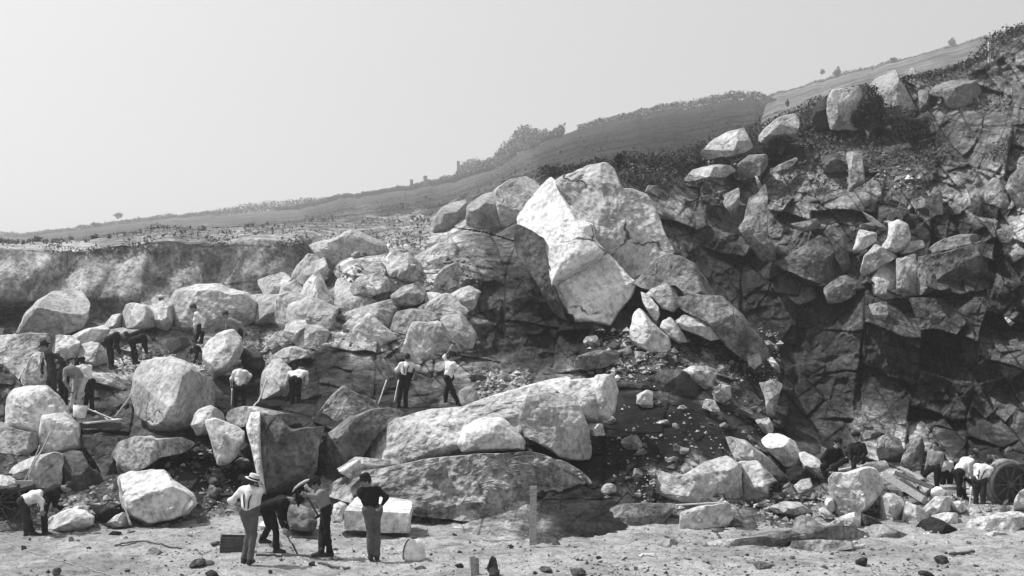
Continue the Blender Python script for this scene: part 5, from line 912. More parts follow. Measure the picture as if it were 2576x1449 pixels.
bucket('a', (785, 1245), 30.7, .16, .2, .34, 'white bucket on the ledge at the foot of the man in pale trousers', M_white, .12)
# keg-like white sack with a dark stripe down its left side
C_ = at('e', (1848, 1112), 21.3); C_[2] = float(ground_z(C_[:1], C_[1:2])[0]) - .01; e = empty('sack', C_, 'white upright sack with a dark stripe, standing on the sand right of the dark-shirted man', 'sack')
def sack_pt(th, v):
    prof = np.interp(v, [0, .06, .25, .6, .85, .95, 1], [.0, .21, .22, .19, .15, .11, .07]); fold = 1 + .06 * math.sin(5 * th + 4 * v) + .03 * math.sin(11 * th)
    return C_ + np.array([prof * fold * math.cos(th) * 1.0, prof * fold * math.sin(th) * .8, .44 * v])
def sack_piece(t0, t1, off):
    T_ = np.linspace(t0, t1, 30); V_ = [sack_pt(t, v) + off * np.array([math.cos(t), math.sin(t), 0]) * (1 if v > .02 else 0) for v in np.linspace(0, 1, 24) for t in T_]; return np.array(V_), grid_quads(24, 30)
V, Q = sack_piece(0, 2 * math.pi, 0); mesh_obj('bag', V, Q, M_white, e, True); V, Q = sack_piece(R(175), R(212), .008); mesh_obj('dark_stripe', V, Q, M_black, e, True)
m = MB(); m.tube([C_ + np.array([.05 * math.cos(t), .04 * math.sin(t), .445]) for t in np.linspace(0, 6.28, 14)], .016, 6); m.build('neck_tie', M_dark, e, True)
# small white trestle
e = empty('trestle', at('f', (918, 1370), 21.6), 'small white-painted trestle lying by the small light-topped stone', 'trestle')
for nm, a_, b_ in (('rail', (895, 1338), (958, 1338)), ('rail', (905, 1362), (955, 1362)), ('leg', (895, 1338), (880, 1352)), ('leg', (880, 1352), (925, 1384)), ('leg', (900, 1340), (945, 1372))):
    m = MB(); m.beam(at('f', a_, 21.7), at('f', b_, 21.5), .05, .04); m.build(nm, M_white, e)
# cart at bottom left and dark wheel at right
def wheel(e, C_, r, ax, spokes=12, rw=.06, hub=.1, sp=.022, mat=None):
    ax = unit(ax); u = unit(np.cross(ax, [0, 0, 1.])); v_ = np.cross(u, ax); m = MB(); th = np.linspace(0, 2 * math.pi, 41)
    prof = [(r, -rw / 2), (r, rw / 2), (r - .05, rw / 2), (r - .05, -rw / 2), (r, -rw / 2)]
    Bm = np.stack([u, v_, ax], 1); w_ = empty('wheel', C_, None, None); w_.parent = e; w_.location = Vector(C_) - e.location; del_ = w_
    bw = np.array(C_)
    def part(mb, nm, mt): o = mb.build(nm, mt, None, True, base=bw); o.parent = w_; o.location = (0, 0, 0)
    m.lathe(prof, C_, Bm, 40); part(m, 'rim', mat or M_wood_d)
    m = MB(); m.lathe([(0, -hub), (.07, -hub), (.11, 0), (.07, hub), (0, hub)], C_, Bm, 16); part(m, 'hub', M_wood_d)
    for k in range(spokes):
        a = 2 * math.pi * k / spokes; dr = u * math.cos(a) + v_ * math.sin(a); m = MB(); m.tube([C_ + dr * .09, C_ + dr * (r - .04)], [sp, sp * .8], 7); part(m, 'spoke', mat or M_wood_d)
    return w_
c1 = at('b', (-25, 705), 25.3); e = empty('cart', c1 - np.array([0, 0, .54]), 'spoked-wheeled cart cut by the left picture edge at the bottom', 'cart')
wheel(e, c1, .54, (.25, -1, 0), 12, .07); wheel(e, c1 + np.array([-.3, 1.3, .0]), .54, (.25, -1, 0), 12, .07)
m = MB(); m.beam(at('b', (-300, 500), 24.6), at('b', (330, 503), 25), .08, .08); m.beam(at('b', (-300, 500), 25.6), at('b', (330, 503), 25.6), .08, .08); m.build('rail', M_wood, e)
m = MB(); m.beam(c1 + np.array([-1.8, .65, .25]), c1 + np.array([.35, .65, .25]), 1.1, .08); m.build('floor', M_wood_d, e)
m = MB(); m.beam(c1 + np.array([-1.7, .15, .42]), c1 + np.array([.45, .15, .42]), .04, .22); m.build('side_board', M_wood_d, e)
m = MB(); m.tube([c1 + np.array([0, -.05, 0]), c1 + np.array([-.3, 1.35, 0])], .04, 8); m.build('axle', M_iron, e)
V, Q = rock_verts(fr('b', [(-120, 440), (0, 430), (110, 440), (155, 480), (160, 545), (60, 560), (-120, 560)]), 25, .5, 2.4, .1, 0, 77, 3, .8, 50, 30)
tag(mesh_obj('stone_block', V, Q, rock_mat(.6)), 'white rounded stone loaded on the cart at the left edge', 'stone block')
c2 = at('g', (1850, 775), 28.3); e = empty('barrow', c2 - np.array([0, 0, .55]), 'dark iron skip on a large wheel at the right edge beside the workers', 'cart')
w_ = wheel(e, c2, .56, (.25, -1, 0), 10, .12)
m = MB(); Bm = np.stack([unit((1, .25, 0)), (0, 0, 1.), unit((.25, -1, 0))], 1); m.lathe([(0, -.02), (.45, -.02), (.5, 0), (.45, .02), (0, .02)], c2 + np.array([0, .08, 0]), Bm, 32); m.build('disc', M_iron, e, True)
m = MB(); m.lathe([(.50, -.1), (.62, -.1), (.62, .08), (.5, .08)], c2 + np.array([.0, .25, .02]), Bm, 40); m.build('drum_rim', plain('worn_iron', .3, .5, 9, .3), e, True)
m = MB(); m.box(c2 + np.array([.9, .8, .1]), (1.6, .9, .8), np.array(Matrix.Rotation(.2, 3, 'Z'))); m.beam(c2 + np.array([.1, .3, .0]), c2 + np.array([1.8, .5, -.1]), .08, .1); m.build('skip_body', M_iron, e)
m = MB(); m.beam(c2 + np.array([.3, .1, -.5]), c2 + np.array([.3, .1, .2]), .08, .08); m.build('prop', M_iron, e)
# rope over the sand at bottom left and a fallen branch
def gline(frm, pts, r, name, label, cat, mat, n=60, seed=0):
    Pp = fr(frm, pts); t = np.linspace(0, 1, n); u = np.linspace(0, 1, len(Pp)); X = np.interp(t, u, Pp[:, 0]); Y = np.interp(t, u, Pp[:, 1]); dd = F * H / (Y - YH)
    W_ = D(X, Y, dd); W_[:, 2] = ground_z(W_[:, 0], W_[:, 1]) + r * 1.5; W_[:, 0] += .02 * fbm(np.stack([t * 9, t * 0, t * 0 + seed], -1), 2, seed)
    m = MB(); m.tube(W_, r, 7); return tag(m.build(name, mat, None, True), label, cat)
gline('b', [(-60, 1080), (150, 1160), (500, 1290), (800, 1370), (1150, 1470)], .009, 'rope', 'pale rope lying slantwise across the sand at bottom left', 'rope', M_wood)
gline('b', [(1140, 1155), (1260, 1135), (1400, 1130), (1560, 1150), (1700, 1162), (1820, 1165)], .016, 'branch', 'long thin forked branch on the sand left of the dark crate', 'branch', M_wood_d, seed=3)
gline('b', [(1140, 1155), (1280, 1170), (1360, 1130)], .01, 'twig', 'short twig touching the long thin branch', 'branch', M_wood_d, seed=4)
gline('e', [(450, 1112), (700, 1112)], .022, 'iron_bar', 'dark bar on the ground between the straw-hatted and stooping men', 'crowbar', M_iron, seed=6)
gline('e', [(790, 1115), (1000, 1110)], .018, 'iron_bar', 'dark bar on the ground at the feet of the grey-shirted man', 'crowbar', M_wood_d, seed=7)
gline('e', [(1010, 1165), (1100, 1185), (1275, 1215)], .025, 'plank_strip', 'dark strip of wood on the sand in front of the grey-shirted man', 'plank', M_wood_d, seed=8)
gline('e', [(760, 945), (1000, 938)], .012, 'rod', 'thin dark rod lying on the sand behind the stooping man', 'rod', M_iron, seed=9)
gline('e', [(1540, 665), (1700, 700), (1940, 722)], .012, 'rod2', 'x', 'rod', M_iron, seed=10)
bpy.data.objects.remove(bpy.data.objects['rod2'])
gline('g', [(665, 1250), (770, 1225)], .03, 'plank_strip', 'pale strip of board on the stony floor below the right heap', 'plank', M_wood_l, seed=11)
gline('g', [(1400, 1310), (1590, 1280)], .03, 'plank_strip', 'dark strip of wood on the stony floor below the big pale slab', 'plank', M_wood_d, seed=12)
m = MB(); m.beam(at('f', (1050, 1088), 26.2), at('f', (1330, 1072), 26.6), .06, .03); tag(m.build('plank', M_wood_l), 'long thin pale lath lying over the dark boulder and the quarried block', 'plank')

# ---------------------------------------------------------------- loose stones, gravel, rubble
def stone_proto(sd, mat):
    r = np.random.default_rng(sd); V = []; n, m_ = 14, 9
    for i in range(m_):
        p_ = math.pi * (i + .5) / m_
        for j in range(n): a = 2 * math.pi * j / n; V.append((math.sin(p_) * math.cos(a), math.sin(p_) * math.sin(a), math.cos(p_)))
    V = np.array(V + [(0, 0, 1), (0, 0, -1)])
    for _ in range(9):
        nv = r.normal(size=3); nv /= np.linalg.norm(nv); h = V @ nv - r.uniform(.45, .75); V = V - np.maximum(h, 0)[:, None] * nv
    V = V * np.array([1, r.uniform(.6, .9), r.uniform(.45, .75)]) * (1 + .06 * fbm(V * 2.5, 2, sd))[:, None]; V[:, 2] -= V[:, 2].min()
    k = len(V) - 2
    Q = [(i * n + j, (i + 1) * n + j, (i + 1) * n + (j + 1) % n) for i in range(m_ - 1) for j in range(n)] + [(i * n + j, (i + 1) * n + (j + 1) % n, i * n + (j + 1) % n) for i in range(m_ - 1) for j in range(n)]
    Q += [(k, j, (j + 1) % n) for j in range(n)] + [(k + 1, (m_ - 1) * n + (j + 1) % n, (m_ - 1) * n + j) for j in range(n)]
    me = bpy.data.meshes.new('loose_stone'); me.from_pydata([tuple(v) for v in V], [], Q); me.materials.append(mat); return me
PR = {t: [stone_proto(31 * i + int(t * 100), rock_mat(t, 'm')) for i in range(5)] for t in (.07, .2, .38, .6)}
def put_stone(pos, s, t, label, group, sink=.25):
    me = PR[t][int(rng.integers(5))]; o = bpy.data.objects.new('loose_stone', me); COL.objects.link(o)
    sz = s * rng.uniform(.8, 1.2, 3); sz[2] *= rng.uniform(.7, 1.1); o.scale = sz; o.rotation_euler = (rng.normal(0, .2), rng.normal(0, .2), rng.uniform(0, 6.28))
    o.location = (pos[0], pos[1], pos[2] - s * sink * .6); tag(o, label, 'stone', group); return o
def gpos(px_, py_): d = F * H / (py_ - YH); x = (px_ - CX) * d / F; return np.array([x, d, float(ground_z(np.array([x]), np.array([d]))[0])])
# stones one can point out
for fm, p, s, t, lb in (('b', (1150, 1028), .14, .07, 'dark fist-shaped stone on the sand below the big mottled block'), ('b', (1665, 940), .15, .2, 'dark rounded stone right of the big mottled block on the sand'),
    ('b', (2040, 905), .2, .2, 'grey stone at the edge of the rubble behind the crate'), ('b', (2150, 1125), .16, .2, 'round grey stone immediately left of the dark wooden crate'),
    ('b', (2010, 1335), .22, .2, 'flat grey stone on the sand at the left of the straw-hatted man\'s boots'), ('b', (235, 1165), .07, .07, 'small dark stone above the pale rope at bottom left'),
    ('b', (1320, 1010), .09, .2, 'small brownish stone right of the dark fist-shaped one'), ('b', (2100, 1440), .2, .07, 'dark stone cut by the bottom picture edge'), ('b', (570, 1440), .14, .2, 'grey stone cut by the bottom edge near the rope'),
    ('b', (1560, 1225), .16, .38, 'pale flat stone on the sand below the thin branch'), ('b', (1240, 1080), .12, .6, 'small white chip of stone on the sand above the thin branch'),
    ('e', (580, 1232), .08, .07, 'small black stone in front of the straw-hatted man'), ('e', (955, 1175), .1, .07, 'small black stone behind the dark wooden strip'),
    ('e', (1900, 1180), .14, .2, 'grey stone on the sand in front of the white sack'), ('e', (2240, 1185), .12, .07, 'dark flat stone midway between the sack and the two stakes'),
    ('e', (2560, 1240), .2, .07, 'dark stone at the bottom edge right of the two stakes'), ('e', (30, 1165), .14, .2, 'grey stone left of the wooden crate near the edge of sand'),
    ('f', (145, 1445), .16, .07, 'black jagged stone at the bottom edge under the wide board'), ('f', (565, 1435), .16, .2, 'grey pair-like stone near the tiny dark peg'),
    ('f', (400, 1420), .14, .2, 'flat dark shard on the sand below the wide board'), ('g', (1340, 1330), .16, .07, 'dark stone on the stony floor beside the dark strip of wood'),
    ('g', (770, 1385), .18, .07, 'flat dark shard near the bottom on the right floor'), ('g', (1230, 1442), .16, .07, 'dark stone at the bottom edge below the right heap'), ('g', (20, 1395), .18, .2, 'dark flat stone below the flat dark-fronted stone')):
    q = fr(fm, [p])[0]; pp = gpos(q[0], q[1] + 3); put_stone(pp, s, t, lb, None)
lab_floor = 'small loose stone, one of the many scattered over the sandy quarry floor'
for k in range(85):
    px_ = rng.uniform(0, 2576) if k % 3 == 0 else rng.uniform(1150, 2576); b_ = float(bot_y(px_)); py_ = b_ + 4 + (1452 - b_) * rng.uniform(0, 1) ** 1.2
    if k % 4 == 0: px_ = rng.uniform(950, 1450); py_ = rng.uniform(1345, 1400)
    put_stone(gpos(px_, py_), rng.uniform(.03, .075) * (1.4 if rng.random() < .2 else 1), [.07, .2, .38, .6][int(rng.choice(4, p=[.08, .3, .37, .25]))], lab_floor, 'stones scattered on the quarry floor')
# stones on the slopes
def spos(px_, py_):
    j = int(np.clip(np.searchsorted(px, px_), 1, len(px) - 2)); col = PY[:, j]; i = int(np.argmin(np.abs(col - py_))); return VV[i, j], DF[i, j]
REG = [(1480, 840, 1760, 930, 26, (.38, .6, .2)), (1500, 1000, 1900, 1260, 40, (.6, .38, .2)), (1700, 930, 1960, 1080, 20, (.38, .2)), (1950, 1130, 2100, 1290, 10, (.6, .38)), (1200, 930, 1330, 1000, 16, (.38, .2)),
       (740, 740, 1180, 880, 14, (.38, .6)), (830, 640, 1150, 740, 16, (.38, .2)), (600, 860, 720, 930, 8, (.38,)), (300, 880, 520, 930, 10, (.38, .2)), (1900, 1260, 2520, 1330, 30, (.6, .38)),
       (2050, 520, 2300, 600, 10, (.38, .2)), (2120, 380, 2260, 480, 8, (.38,)), (1560, 400, 1800, 440, 10, (.38, .6)), (360, 1150, 600, 1290, 14, (.2, .07, .38)), (20, 1270, 400, 1340, 12, (.2, .38))]
lab_slope = {.6: 'white chip of broken granite, one of many strewn over the quarry slopes', .38: 'pale grey stone, one of many strewn over the quarry slopes', .2: 'dark grey stone, one of many strewn over the quarry slopes', .07: 'black stone, one of many in the shaded hollows at bottom left'}
for x0, y0, x1, y1, n_, tt in REG:
    for k in range(int(n_ * .68)):
        p_, d_ = spos(rng.uniform(x0, x1), rng.uniform(y0, y1)); t = float(rng.choice(tt)); s_ = float(np.clip(rng.lognormal(-2.0, .5), .07, .45)) * (d_ / 36) ** .7
        put_stone(p_ - np.array([0, s_ * .4, 0]), s_, t, lab_slope[t], {.6: 'white chips on the slopes', .38: 'pale stones on the slopes', .2: 'dark grey stones on the slopes', .07: 'black stones in the hollows'}[t], .6)
def chips(name, pos, size, mat, seed):
    r = np.random.default_rng(seed); n = len(pos); base = np.array([(1, 0, 0), (-1, 0, 0), (0, 1, 0), (0, -1, 0), (0, 0, .7), (0, 0, -.5)], float)
    V = base[None] * size[:, None, None] * r.uniform(.5, 1.2, (n, 6, 1)); a = r.uniform(0, 6.28, n); c, s = np.cos(a), np.sin(a)
    V = np.stack([V[..., 0] * c[:, None] - V[..., 1] * s[:, None], V[..., 0] * s[:, None] + V[..., 1] * c[:, None], V[..., 2]], -1) + r.normal(0, .15, (n, 6, 3)) * size[:, None, None] + pos[:, None]
    T = np.array([(0, 2, 4), (2, 1, 4), (1, 3, 4), (3, 0, 4), (2, 0, 5), (1, 2, 5), (3, 1, 5), (0, 3, 5)]); Q = (T[None] + 6 * np.arange(n)[:, None, None]).reshape(-1, 3)
    o = mesh_obj(name, V.reshape(-1, 3), Q, mat, base=np.zeros(3)); return o
for nm, tt, n_, sd_ in (('gravel', .5, 9000, 5), ('dark_gravel', .12, 5000, 6)):
    X = rng.uniform(-15, 15, n_); Y = 19.0 + 9 * rng.uniform(0, 1, n_) ** 1.3; den = fbm(np.stack([X * .5, Y * .8, X * 0], -1), 3, 40 + sd_) + .25 * np.tanh(X / 4); k = den > rng.uniform(-.5, .7, n_); X, Y = X[k], Y[k]
    Z = ground_z(X, Y); sz = np.clip(rng.lognormal(-3.75, .5, len(X)), .008, .075)
    tag(chips(nm, np.stack([X, Y, Z + sz * .1], -1), sz, rock_mat(tt, 'm'), sd_), 'pale fine gravel strewn over the quarry floor' if tt > .3 else 'dark fine gravel strewn over the quarry floor', 'gravel', None, 'stuff')
pp = []; ss = []
for x0, y0, x1, y1, n_, w_ in ((1480, 830, 1960, 960, 1500, 1.), (1480, 960, 1960, 1280, 500, .8), (1200, 930, 1330, 1005, 900, 1.3), (740, 700, 1200, 880, 450, 1.), (830, 610, 1200, 720, 150, 1.), (560, 830, 760, 930, 500, 1.), (280, 870, 540, 940, 500, 1.), (1900, 1240, 2576, 1335, 1500, 1.), (1550, 400, 1900, 440, 500, 1.), (2050, 380, 2330, 480, 400, 1.), (1600, 1180, 1950, 1280, 300, 1.), (0, 1120, 620, 1340, 900, 1.)):
    for k in range(n_):
        p_, d_ = spos(rng.uniform(x0, x1), rng.uniform(y0, y1)); pp.append(p_); ss.append(float(np.clip(rng.lognormal(-3.1, .55) * w_, .02, .2)) * (d_ / 34) ** .5)
pp = np.array(pp); ss = np.array(ss); pick = rng.random(len(pp))
for nm, a_, b_, t in (('rubble', 0, .5, .38), ('pale_rubble', .5, .72, .6), ('dark_rubble', .72, 1.1, .15)):
    k = (pick >= a_) & (pick < b_); tag(chips(nm, pp[k] - np.array([0, .03, 0]), ss[k], rock_mat(t, 'm'), int(t * 100)), {.38: 'grey broken rubble strewn down the quarry slopes', .6: 'white granite chippings strewn down the quarry slopes', .15: 'dark earthy clods strewn down the quarry slopes'}[t], 'rubble', None, 'stuff')

# ---------------------------------------------------------------- rocks bedded in the slopes between the ones named above
FILL = [(690, 640, 1200, 890, 34, 80, 190, (.5, .44, .38), 'g', 'pale rock bedded in the lumpy slope left of the giant boulder', 'rocks bedded in the pale slope'),
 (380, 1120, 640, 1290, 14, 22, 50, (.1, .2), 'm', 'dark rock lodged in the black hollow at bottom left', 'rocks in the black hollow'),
 (1480, 850, 1960, 1000, 22, 18, 48, (.34, .42, .2), 'm', 'rough rock bedded in the debris below the giant boulder', 'rocks in the debris below the giant boulder'),
 (1700, 1030, 1960, 1200, 12, 18, 42, (.42, .3), 'm', 'rough rock bedded along the right rim of the dark slope', 'rocks along the rim of the dark slope'),
 (1950, 1240, 2570, 1325, 30, 16, 40, (.56, .46, .3), 'g', 'broken white rock packed among the blocks of the right heap', 'rocks packed in the right heap'),
 (2050, 1070, 2560, 1190, 16, 26, 60, (.3, .2), 'm', 'grey rock bedded at the foot of the cliff behind the right workers', 'rocks at the foot of the cliff'),
 (20, 1150, 420, 1330, 16, 18, 44, (.4, .24), 'm', 'grey rock wedged among the big blocks at bottom left', 'rocks wedged among the left blocks'),
 (240, 850, 640, 960, 14, 18, 40, (.46, .36), 'g', 'pale rock lying on the upper left terrace', 'rocks on the upper left terrace'),
 (1950, 400, 2560, 760, 7, 50, 110, (.3, .22, .36), 'm', 'angular rock jutting from the cliff', 'angular rocks jutting from the cliff'),
 (1560, 420, 1940, 520, 12, 24, 56, (.36, .28), 'm', 'grey rock on the ledge right of the giant boulder', 'rocks on the ledge right of the giant boulder')]
fr_ = np.random.default_rng(77); sd0 = 400
for x0, y0, x1, y1, n_, s0, s1, tt, mk, lb, gp in FILL:
    for k in range(n_):
        cx0, cy0 = fr_.uniform(x0, x1), fr_.uniform(y0, y1); sz = fr_.uniform(s0, s1) * (.7 if fr_.random() < .4 else 1); nv_ = int(fr_.integers(5, 9)); aa = np.sort(fr_.uniform(0, 2 * math.pi, nv_)) * .5 + .5 * np.arange(nv_) * 2 * math.pi / nv_
        as_ = fr_.uniform(.55, .9); rr_ = sz * fr_.uniform(.38, .62, nv_); ro = fr_.normal(0, .5)
        pl = np.stack([rr_ * np.cos(aa), rr_ * np.sin(aa) * as_], 1); pl = np.stack([pl[:, 0] * math.cos(ro) - pl[:, 1] * math.sin(ro), pl[:, 0] * math.sin(ro) + pl[:, 1] * math.cos(ro)], 1) + (cx0, cy0)
        p_, d_ = spos(cx0, cy0); T = sz * d_ / F * .55; sd0 += 1
        if cy0 > float(bot_y(cx0)) - 4: continue
        c_d = d_ + T * .45; c_d = c_d if c_d < 36 else 36 + (c_d - 36) / .45; T0 = T * (c_d / dm(c_d))
        if s0 == 80: T0 *= .9
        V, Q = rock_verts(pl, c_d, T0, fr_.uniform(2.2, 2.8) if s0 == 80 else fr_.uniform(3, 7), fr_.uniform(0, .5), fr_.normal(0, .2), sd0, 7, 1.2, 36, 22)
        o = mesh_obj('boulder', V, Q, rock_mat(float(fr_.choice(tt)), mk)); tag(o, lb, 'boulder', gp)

# ---------------------------------------------------------------- scrub, shrubs, posts on the skyline
def leaves(c, n, size, r):
    V = c[:, None] + r.normal(0, 1, (len(c), 3, 3)) * size[:, None, None]; return V.reshape(-1, 3), np.arange(3 * len(c)).reshape(-1, 3)
M_scrub = plain('hazy_scrub', .08, .4, 5, 0)
M_scrub_p = plain('pale_scrub', .17, .4, 5, 0)
def scrub(name, line, n, hmax, back, mat, label, sd, size=.12, x0=-1e9, x1=1e9, wav=8.):
    r = np.random.default_rng(sd); L = line[(line[:, 0] > x0) & (line[:, 0] < x1)]; i = r.integers(0, len(L) - 1, n); u = r.random(n)[:, None]; B = L[i] * (1 - u) + L[i + 1] * u
    hgt = hmax * np.clip(.3 + 1.0 * fbm(np.stack([B[:, 0] / wav, B[:, 0] * 0, B[:, 0] * 0], -1), 4, sd), .03, 1.5); z = r.random(n) ** 1.4 * hgt
    C_ = B + np.stack([r.normal(0, .15, n), r.uniform(-back, .8, n), z - .15], -1); V, Q = leaves(C_, n, size * r.uniform(.5, 1.3, n), r)
    tag(mesh_obj(name, V, Q, mat, base=np.zeros(3)), label, 'scrub', None, 'stuff')
inx = lambda L, a, b: L[(L[:, 0] / L[:, 1] * F + CX > a) & (L[:, 0] / L[:, 1] * F + CX < b)]
scrub('ridge_grass', inx(hL1, -300, 1300), 30000, 3.0, 9, M_leaf_p, 'dry grass and low scrub fringing the hazy left skyline', 3, .3, wav=32.)
scrub('ridge_scrub', inx(hL1, 700, 1170), 16000, 3.6, 9, M_scrub_p, 'grey low scrub fringing the left part of the hill against the sky', 4, .27, wav=17.)
scrub('feathery_scrub', inx(hL1, 1150, 1420), 14000, 5.5, 8, M_leaf_p, 'pale feathery bushes along the skyline left of the middle hill', 14, .3, wav=13.)
scrub('crest_scrub', inx(hL1, 1450, 2050), 12000, 1.6, 8, M_scrub_p, 'short scrub along the crest of the middle hill', 15, .2, wav=24.)
scrub('upper_grass', inx(hL2, 1850, 2700), 14000, .9, 3, M_leaf_p, 'pale grass along the top skyline at right', 5, .2)
brow = VV[-1]; scrub('brow_scrub', inx(brow, 1350, 2700), 20000, .55, 2., M_scrub, 'leafy scrub growing along the brow of the quarry', 6, .05, wav=5.)
hm = np.random.default_rng(21); hc = []
for hn, x0, x1, n_ in (('far_hillside', 750, 1950, 9000),):
    me_ = bpy.data.objects[hn].data; co = np.empty(len(me_.vertices) * 3, np.float32); me_.vertices.foreach_get('co', co); co = co.reshape(-1, 3); ppx = co[:, 0] / co[:, 1] * F + CX
    k = np.where((ppx > x0) & (ppx < x1) & (vnoise(co / 5., 8) > -.05))[0]; k = hm.choice(k, n_); hc.append(co[k] + hm.normal(0, .6, (n_, 3)) * np.array([1, 1, .25]) + np.array([0, -.3, .2]))
hc = np.concatenate(hc); V, Q = leaves(hc, len(hc), (.03 + .0004 * hc[:, 1]) * hm.uniform(.4, 1.3, len(hc)), hm); tag(mesh_obj('hill_scrub', V, Q, M_scrub, base=np.zeros(3)), 'low scrub covering the middle hillside', 'scrub', None, 'stuff')
r_ = np.random.default_rng(9); c_ = []
for k in range(9000):
    p_, d_ = spos(*[(r_.uniform(1560, 1900), r_.uniform(400, 470)), (r_.uniform(1850, 2350), r_.uniform(300, 480)), (r_.uniform(2180, 2560), r_.uniform(260, 420)), (r_.uniform(1950, 2100), r_.uniform(280, 400))][k % 4]); 
    if vnoise(np.array([[p_[0] / 2., p_[1] / 2., p_[2] / 2.]]), 12)[0] > -.1: c_.append(p_ + np.array([0, -.1, r_.uniform(0, .45)]))
f_ = []
for k in range(9000):
    p_, d_ = spos(r_.uniform(0, 1080), r_.uniform(548, 640))
    if d_ > 43.5 and vnoise(p_[None] / 1.5, 44)[0] > -.15: f_.append(p_ + np.array([0, -.05, r_.uniform(0, .16)]))
V, Q = leaves(np.array(c_), len(c_), .07 * r_.uniform(.5, 1.4, len(c_)), r_); tag(mesh_obj('ledge_scrub', V, Q, M_leaf, base=np.zeros(3)), 'patches of low leafy growth on the upper cliff ledges', 'scrub', None, 'stuff')
V, Q = leaves(np.array(f_), len(f_), .05 * r_.uniform(.5, 1.4, len(f_)), r_); tag(mesh_obj('tussock_grass', V, Q, plain('dry_grass', .2, .3, 5, 0), base=np.zeros(3)), 'dry tussocks on the field above the earth bank', 'grass', None, 'stuff')
def shrub(c, rx, rz, n, mat, label, sd, leaf=.06, name='shrub'):
    k_ = c[1] / 230. if c[1] > 90 else .75; rx *= k_; rz *= k_; leaf *= k_
    r = np.random.default_rng(sd); e = empty(name, c, label, 'shrub'); c = np.array(c); m = MB(); tips = []
    for k in range(9):
        a = r.uniform(0, 6.28); q = c + np.array([rx * .75 * math.cos(a) * r.uniform(.2, 1), rx * .6 * math.sin(a), rz * r.uniform(.9, 1.7)]); tips.append(q)
        m.tube([c, c * .55 + q * .45 + r.normal(0, .05, 3), q], [.045, .025, .008], 5)
    m.build('stem', M_wood_d, e); cl = [t + r.normal(0, .3, 3) * np.array([rx, rx * .7, rz]) for t in tips for _ in range(4)]
    cl = np.array(cl); i = r.integers(0, len(cl), n); g_ = r.normal(0, 1, (n, 3)); g_ /= np.linalg.norm(g_, axis=1)[:, None]; P_ = cl[i] + g_ * (r.random(n) ** .5)[:, None] * np.array([rx, rx * .8, rz]) * .33
    V, Q = leaves(P_, n, leaf * r.uniform(.6, 1.3, n), r); mesh_obj('foliage', V, Q, mat, e); return e
shrub(at('j', (1345, 850), dm(69)), .95, 1.3, 7000, M_leaf_d, 'big dark bush between the tall pale block and the squarish block on the crest', 1)
shrub(at('j', (1560, 800), dm(68)), 1.0, .6, 4000, M_leaf, 'spreading leafy shrub at the foot of the squarish crest block', 2)
shrub(at('j', (1700, 960), dm(64)), 1.1, .8, 5000, M_leaf_d, 'dark shrub below the crest, right of the spreading one', 3)
shrub(at('j', (640, 1000), dm(65)), .55, .5, 2500, M_leaf_d, 'small dark shrub under the right one of the light crest boulders', 4)
shrub(at('j', (690, 625), 184.8), .35, .75, 1500, M_leaf_d, 'narrow upright shrub on the skyline above the light crest boulders', 5)
shrub(at('j', (1085, 385), 390.6), .7, .9, 1500, M_leaf, 'shrub on the pale top skyline, right one of a pair', 6, .1)
shrub(at('j', (970, 365), 390.6), .4, .5, 800, M_leaf_p, 'tiny shrub on the pale top skyline, left one of a pair', 7, .1)
shrub(at('j', (2010, 150), 406.875), .8, .9, 1500, M_leaf_p, 'lone hazy shrub on the top skyline at far right', 8, .1)
shrub(at('j', (1960, 185), 397.11), .5, .45, 900, M_leaf, 'low dark shrub just below the lone hazy one at far right', 9, .1)
shrub(at('j', (1540, 265), 390.6), .9, .4, 1000, M_leaf, 'low wide shrub on the top skyline above the squarish crest block', 10, .1)
shrub(at('h', (800, 300), 390.6), 1.1, .6, 500, M_leaf_p, 'lone thin shrub standing on the hazy left skyline', 11, .1)
shrub(at('h', (645, 350), 384.09), .8, .4, 700, M_leaf_p, 'low dark tuft on the left skyline, left of the lone thin shrub', 12, .1)
shrub(at('i', (1330, 240), dm(54)), .25, .35, 900, M_leaf, 'small tuft growing behind the tip of the giant boulder', 13, .04)
shrub(at('i', (1775, 170), dm(52)), .25, .45, 900, M_leaf_d, 'small dark upright tuft behind the right top of the giant boulder', 14, .04)
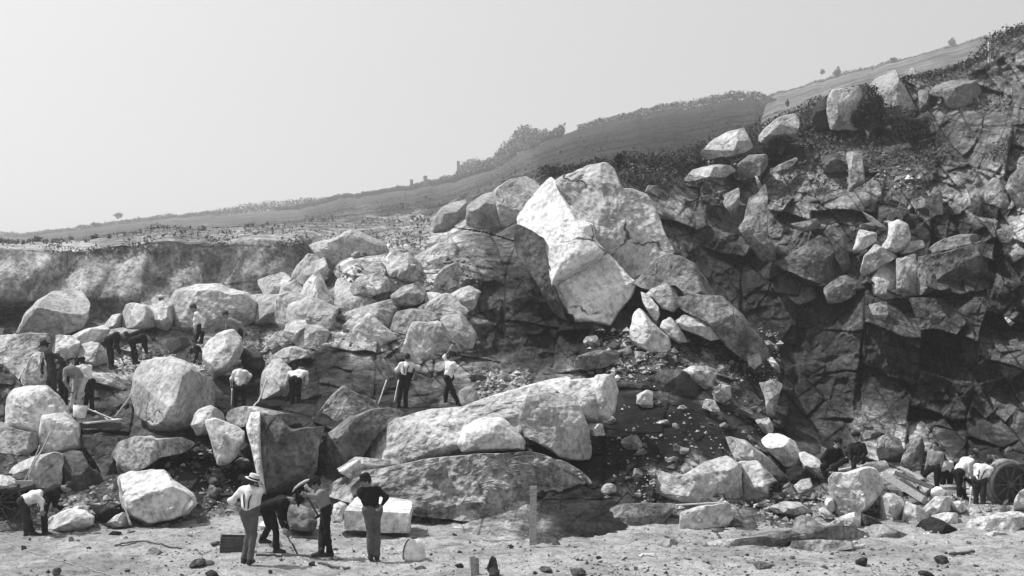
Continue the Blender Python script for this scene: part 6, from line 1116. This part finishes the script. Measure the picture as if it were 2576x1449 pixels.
shrub(at('D', (1180, 505), 193.2), 1.1, .9, 3000, M_leaf, 'hazy bush on the brow left of the three great boulders', 15, .09)
shrub(at('D', (1265, 432), 350), 1.6, 1.3, 3500, M_leaf_p, 'pale leafy bush on the skyline left of the middle hill', 16, .1)
shrub(at('D', (1340, 385), 320), 1.5, 1.3, 3500, M_leaf_p, 'pale leafy bush on the skyline, beside the darker one', 17, .1)
for a_, b_, wd, lb in (((713, 100), (722, 300), 1.0, 'tallest hazy wooden post on the middle skyline'), ((495, 198), (497, 260), 1.3, 'short hazy wooden post left of the tallest one'), ((404, 222), (404, 262), 1.0, 'shortest hazy wooden post, leftmost on the skyline')):
    m = MB(); m.beam(at('i', b_, 390), at('i', a_, 390), wd, wd); m.beam(at('i', b_, 390) - np.array([wd * .8, 0, 0]), at('i', b_, 390) + np.array([wd * .8, 0, .3]), wd * .6, wd * .6); tag(m.build('wooden_post', M_wood), lb, 'post')
m = MB(); m.beam(at('j', (2300, 270), dm(72)), at('j', (2298, 100), dm(72)), .1, .1); tag(m.build('wooden_post', M_wood_l), 'thin pale pole standing on the crest at far right', 'post')

# ---------------------------------------------------------------- air
hz = bpy.data.meshes.new('haze'); hv = [(x, y, z) for x in (-600, 600) for y in (-70, 660) for z in (-60, 210)]
hz.from_pydata(hv, [], [(0, 1, 3, 2), (4, 6, 7, 5), (0, 4, 5, 1), (2, 3, 7, 6), (0, 2, 6, 4), (1, 5, 7, 3)])
mh = bpy.data.materials.new('haze'); mh.use_nodes = True; nt = mh.node_tree; nt.nodes.clear(); oo = nt.nodes.new('ShaderNodeOutputMaterial'); pv = nt.nodes.new('ShaderNodeVolumePrincipled')
pv.inputs['Color'].default_value = (.9, .9, .9, 1); pv.inputs['Density'].default_value = .0012; pv.inputs['Anisotropy'].default_value = .3; nt.links.new(pv.outputs[0], oo.inputs['Volume']); hz.materials.append(mh)
ho = bpy.data.objects.new('haze', hz); COL.objects.link(ho); tag(ho, 'pale summer haze hanging over the quarry', 'haze', None, 'stuff')
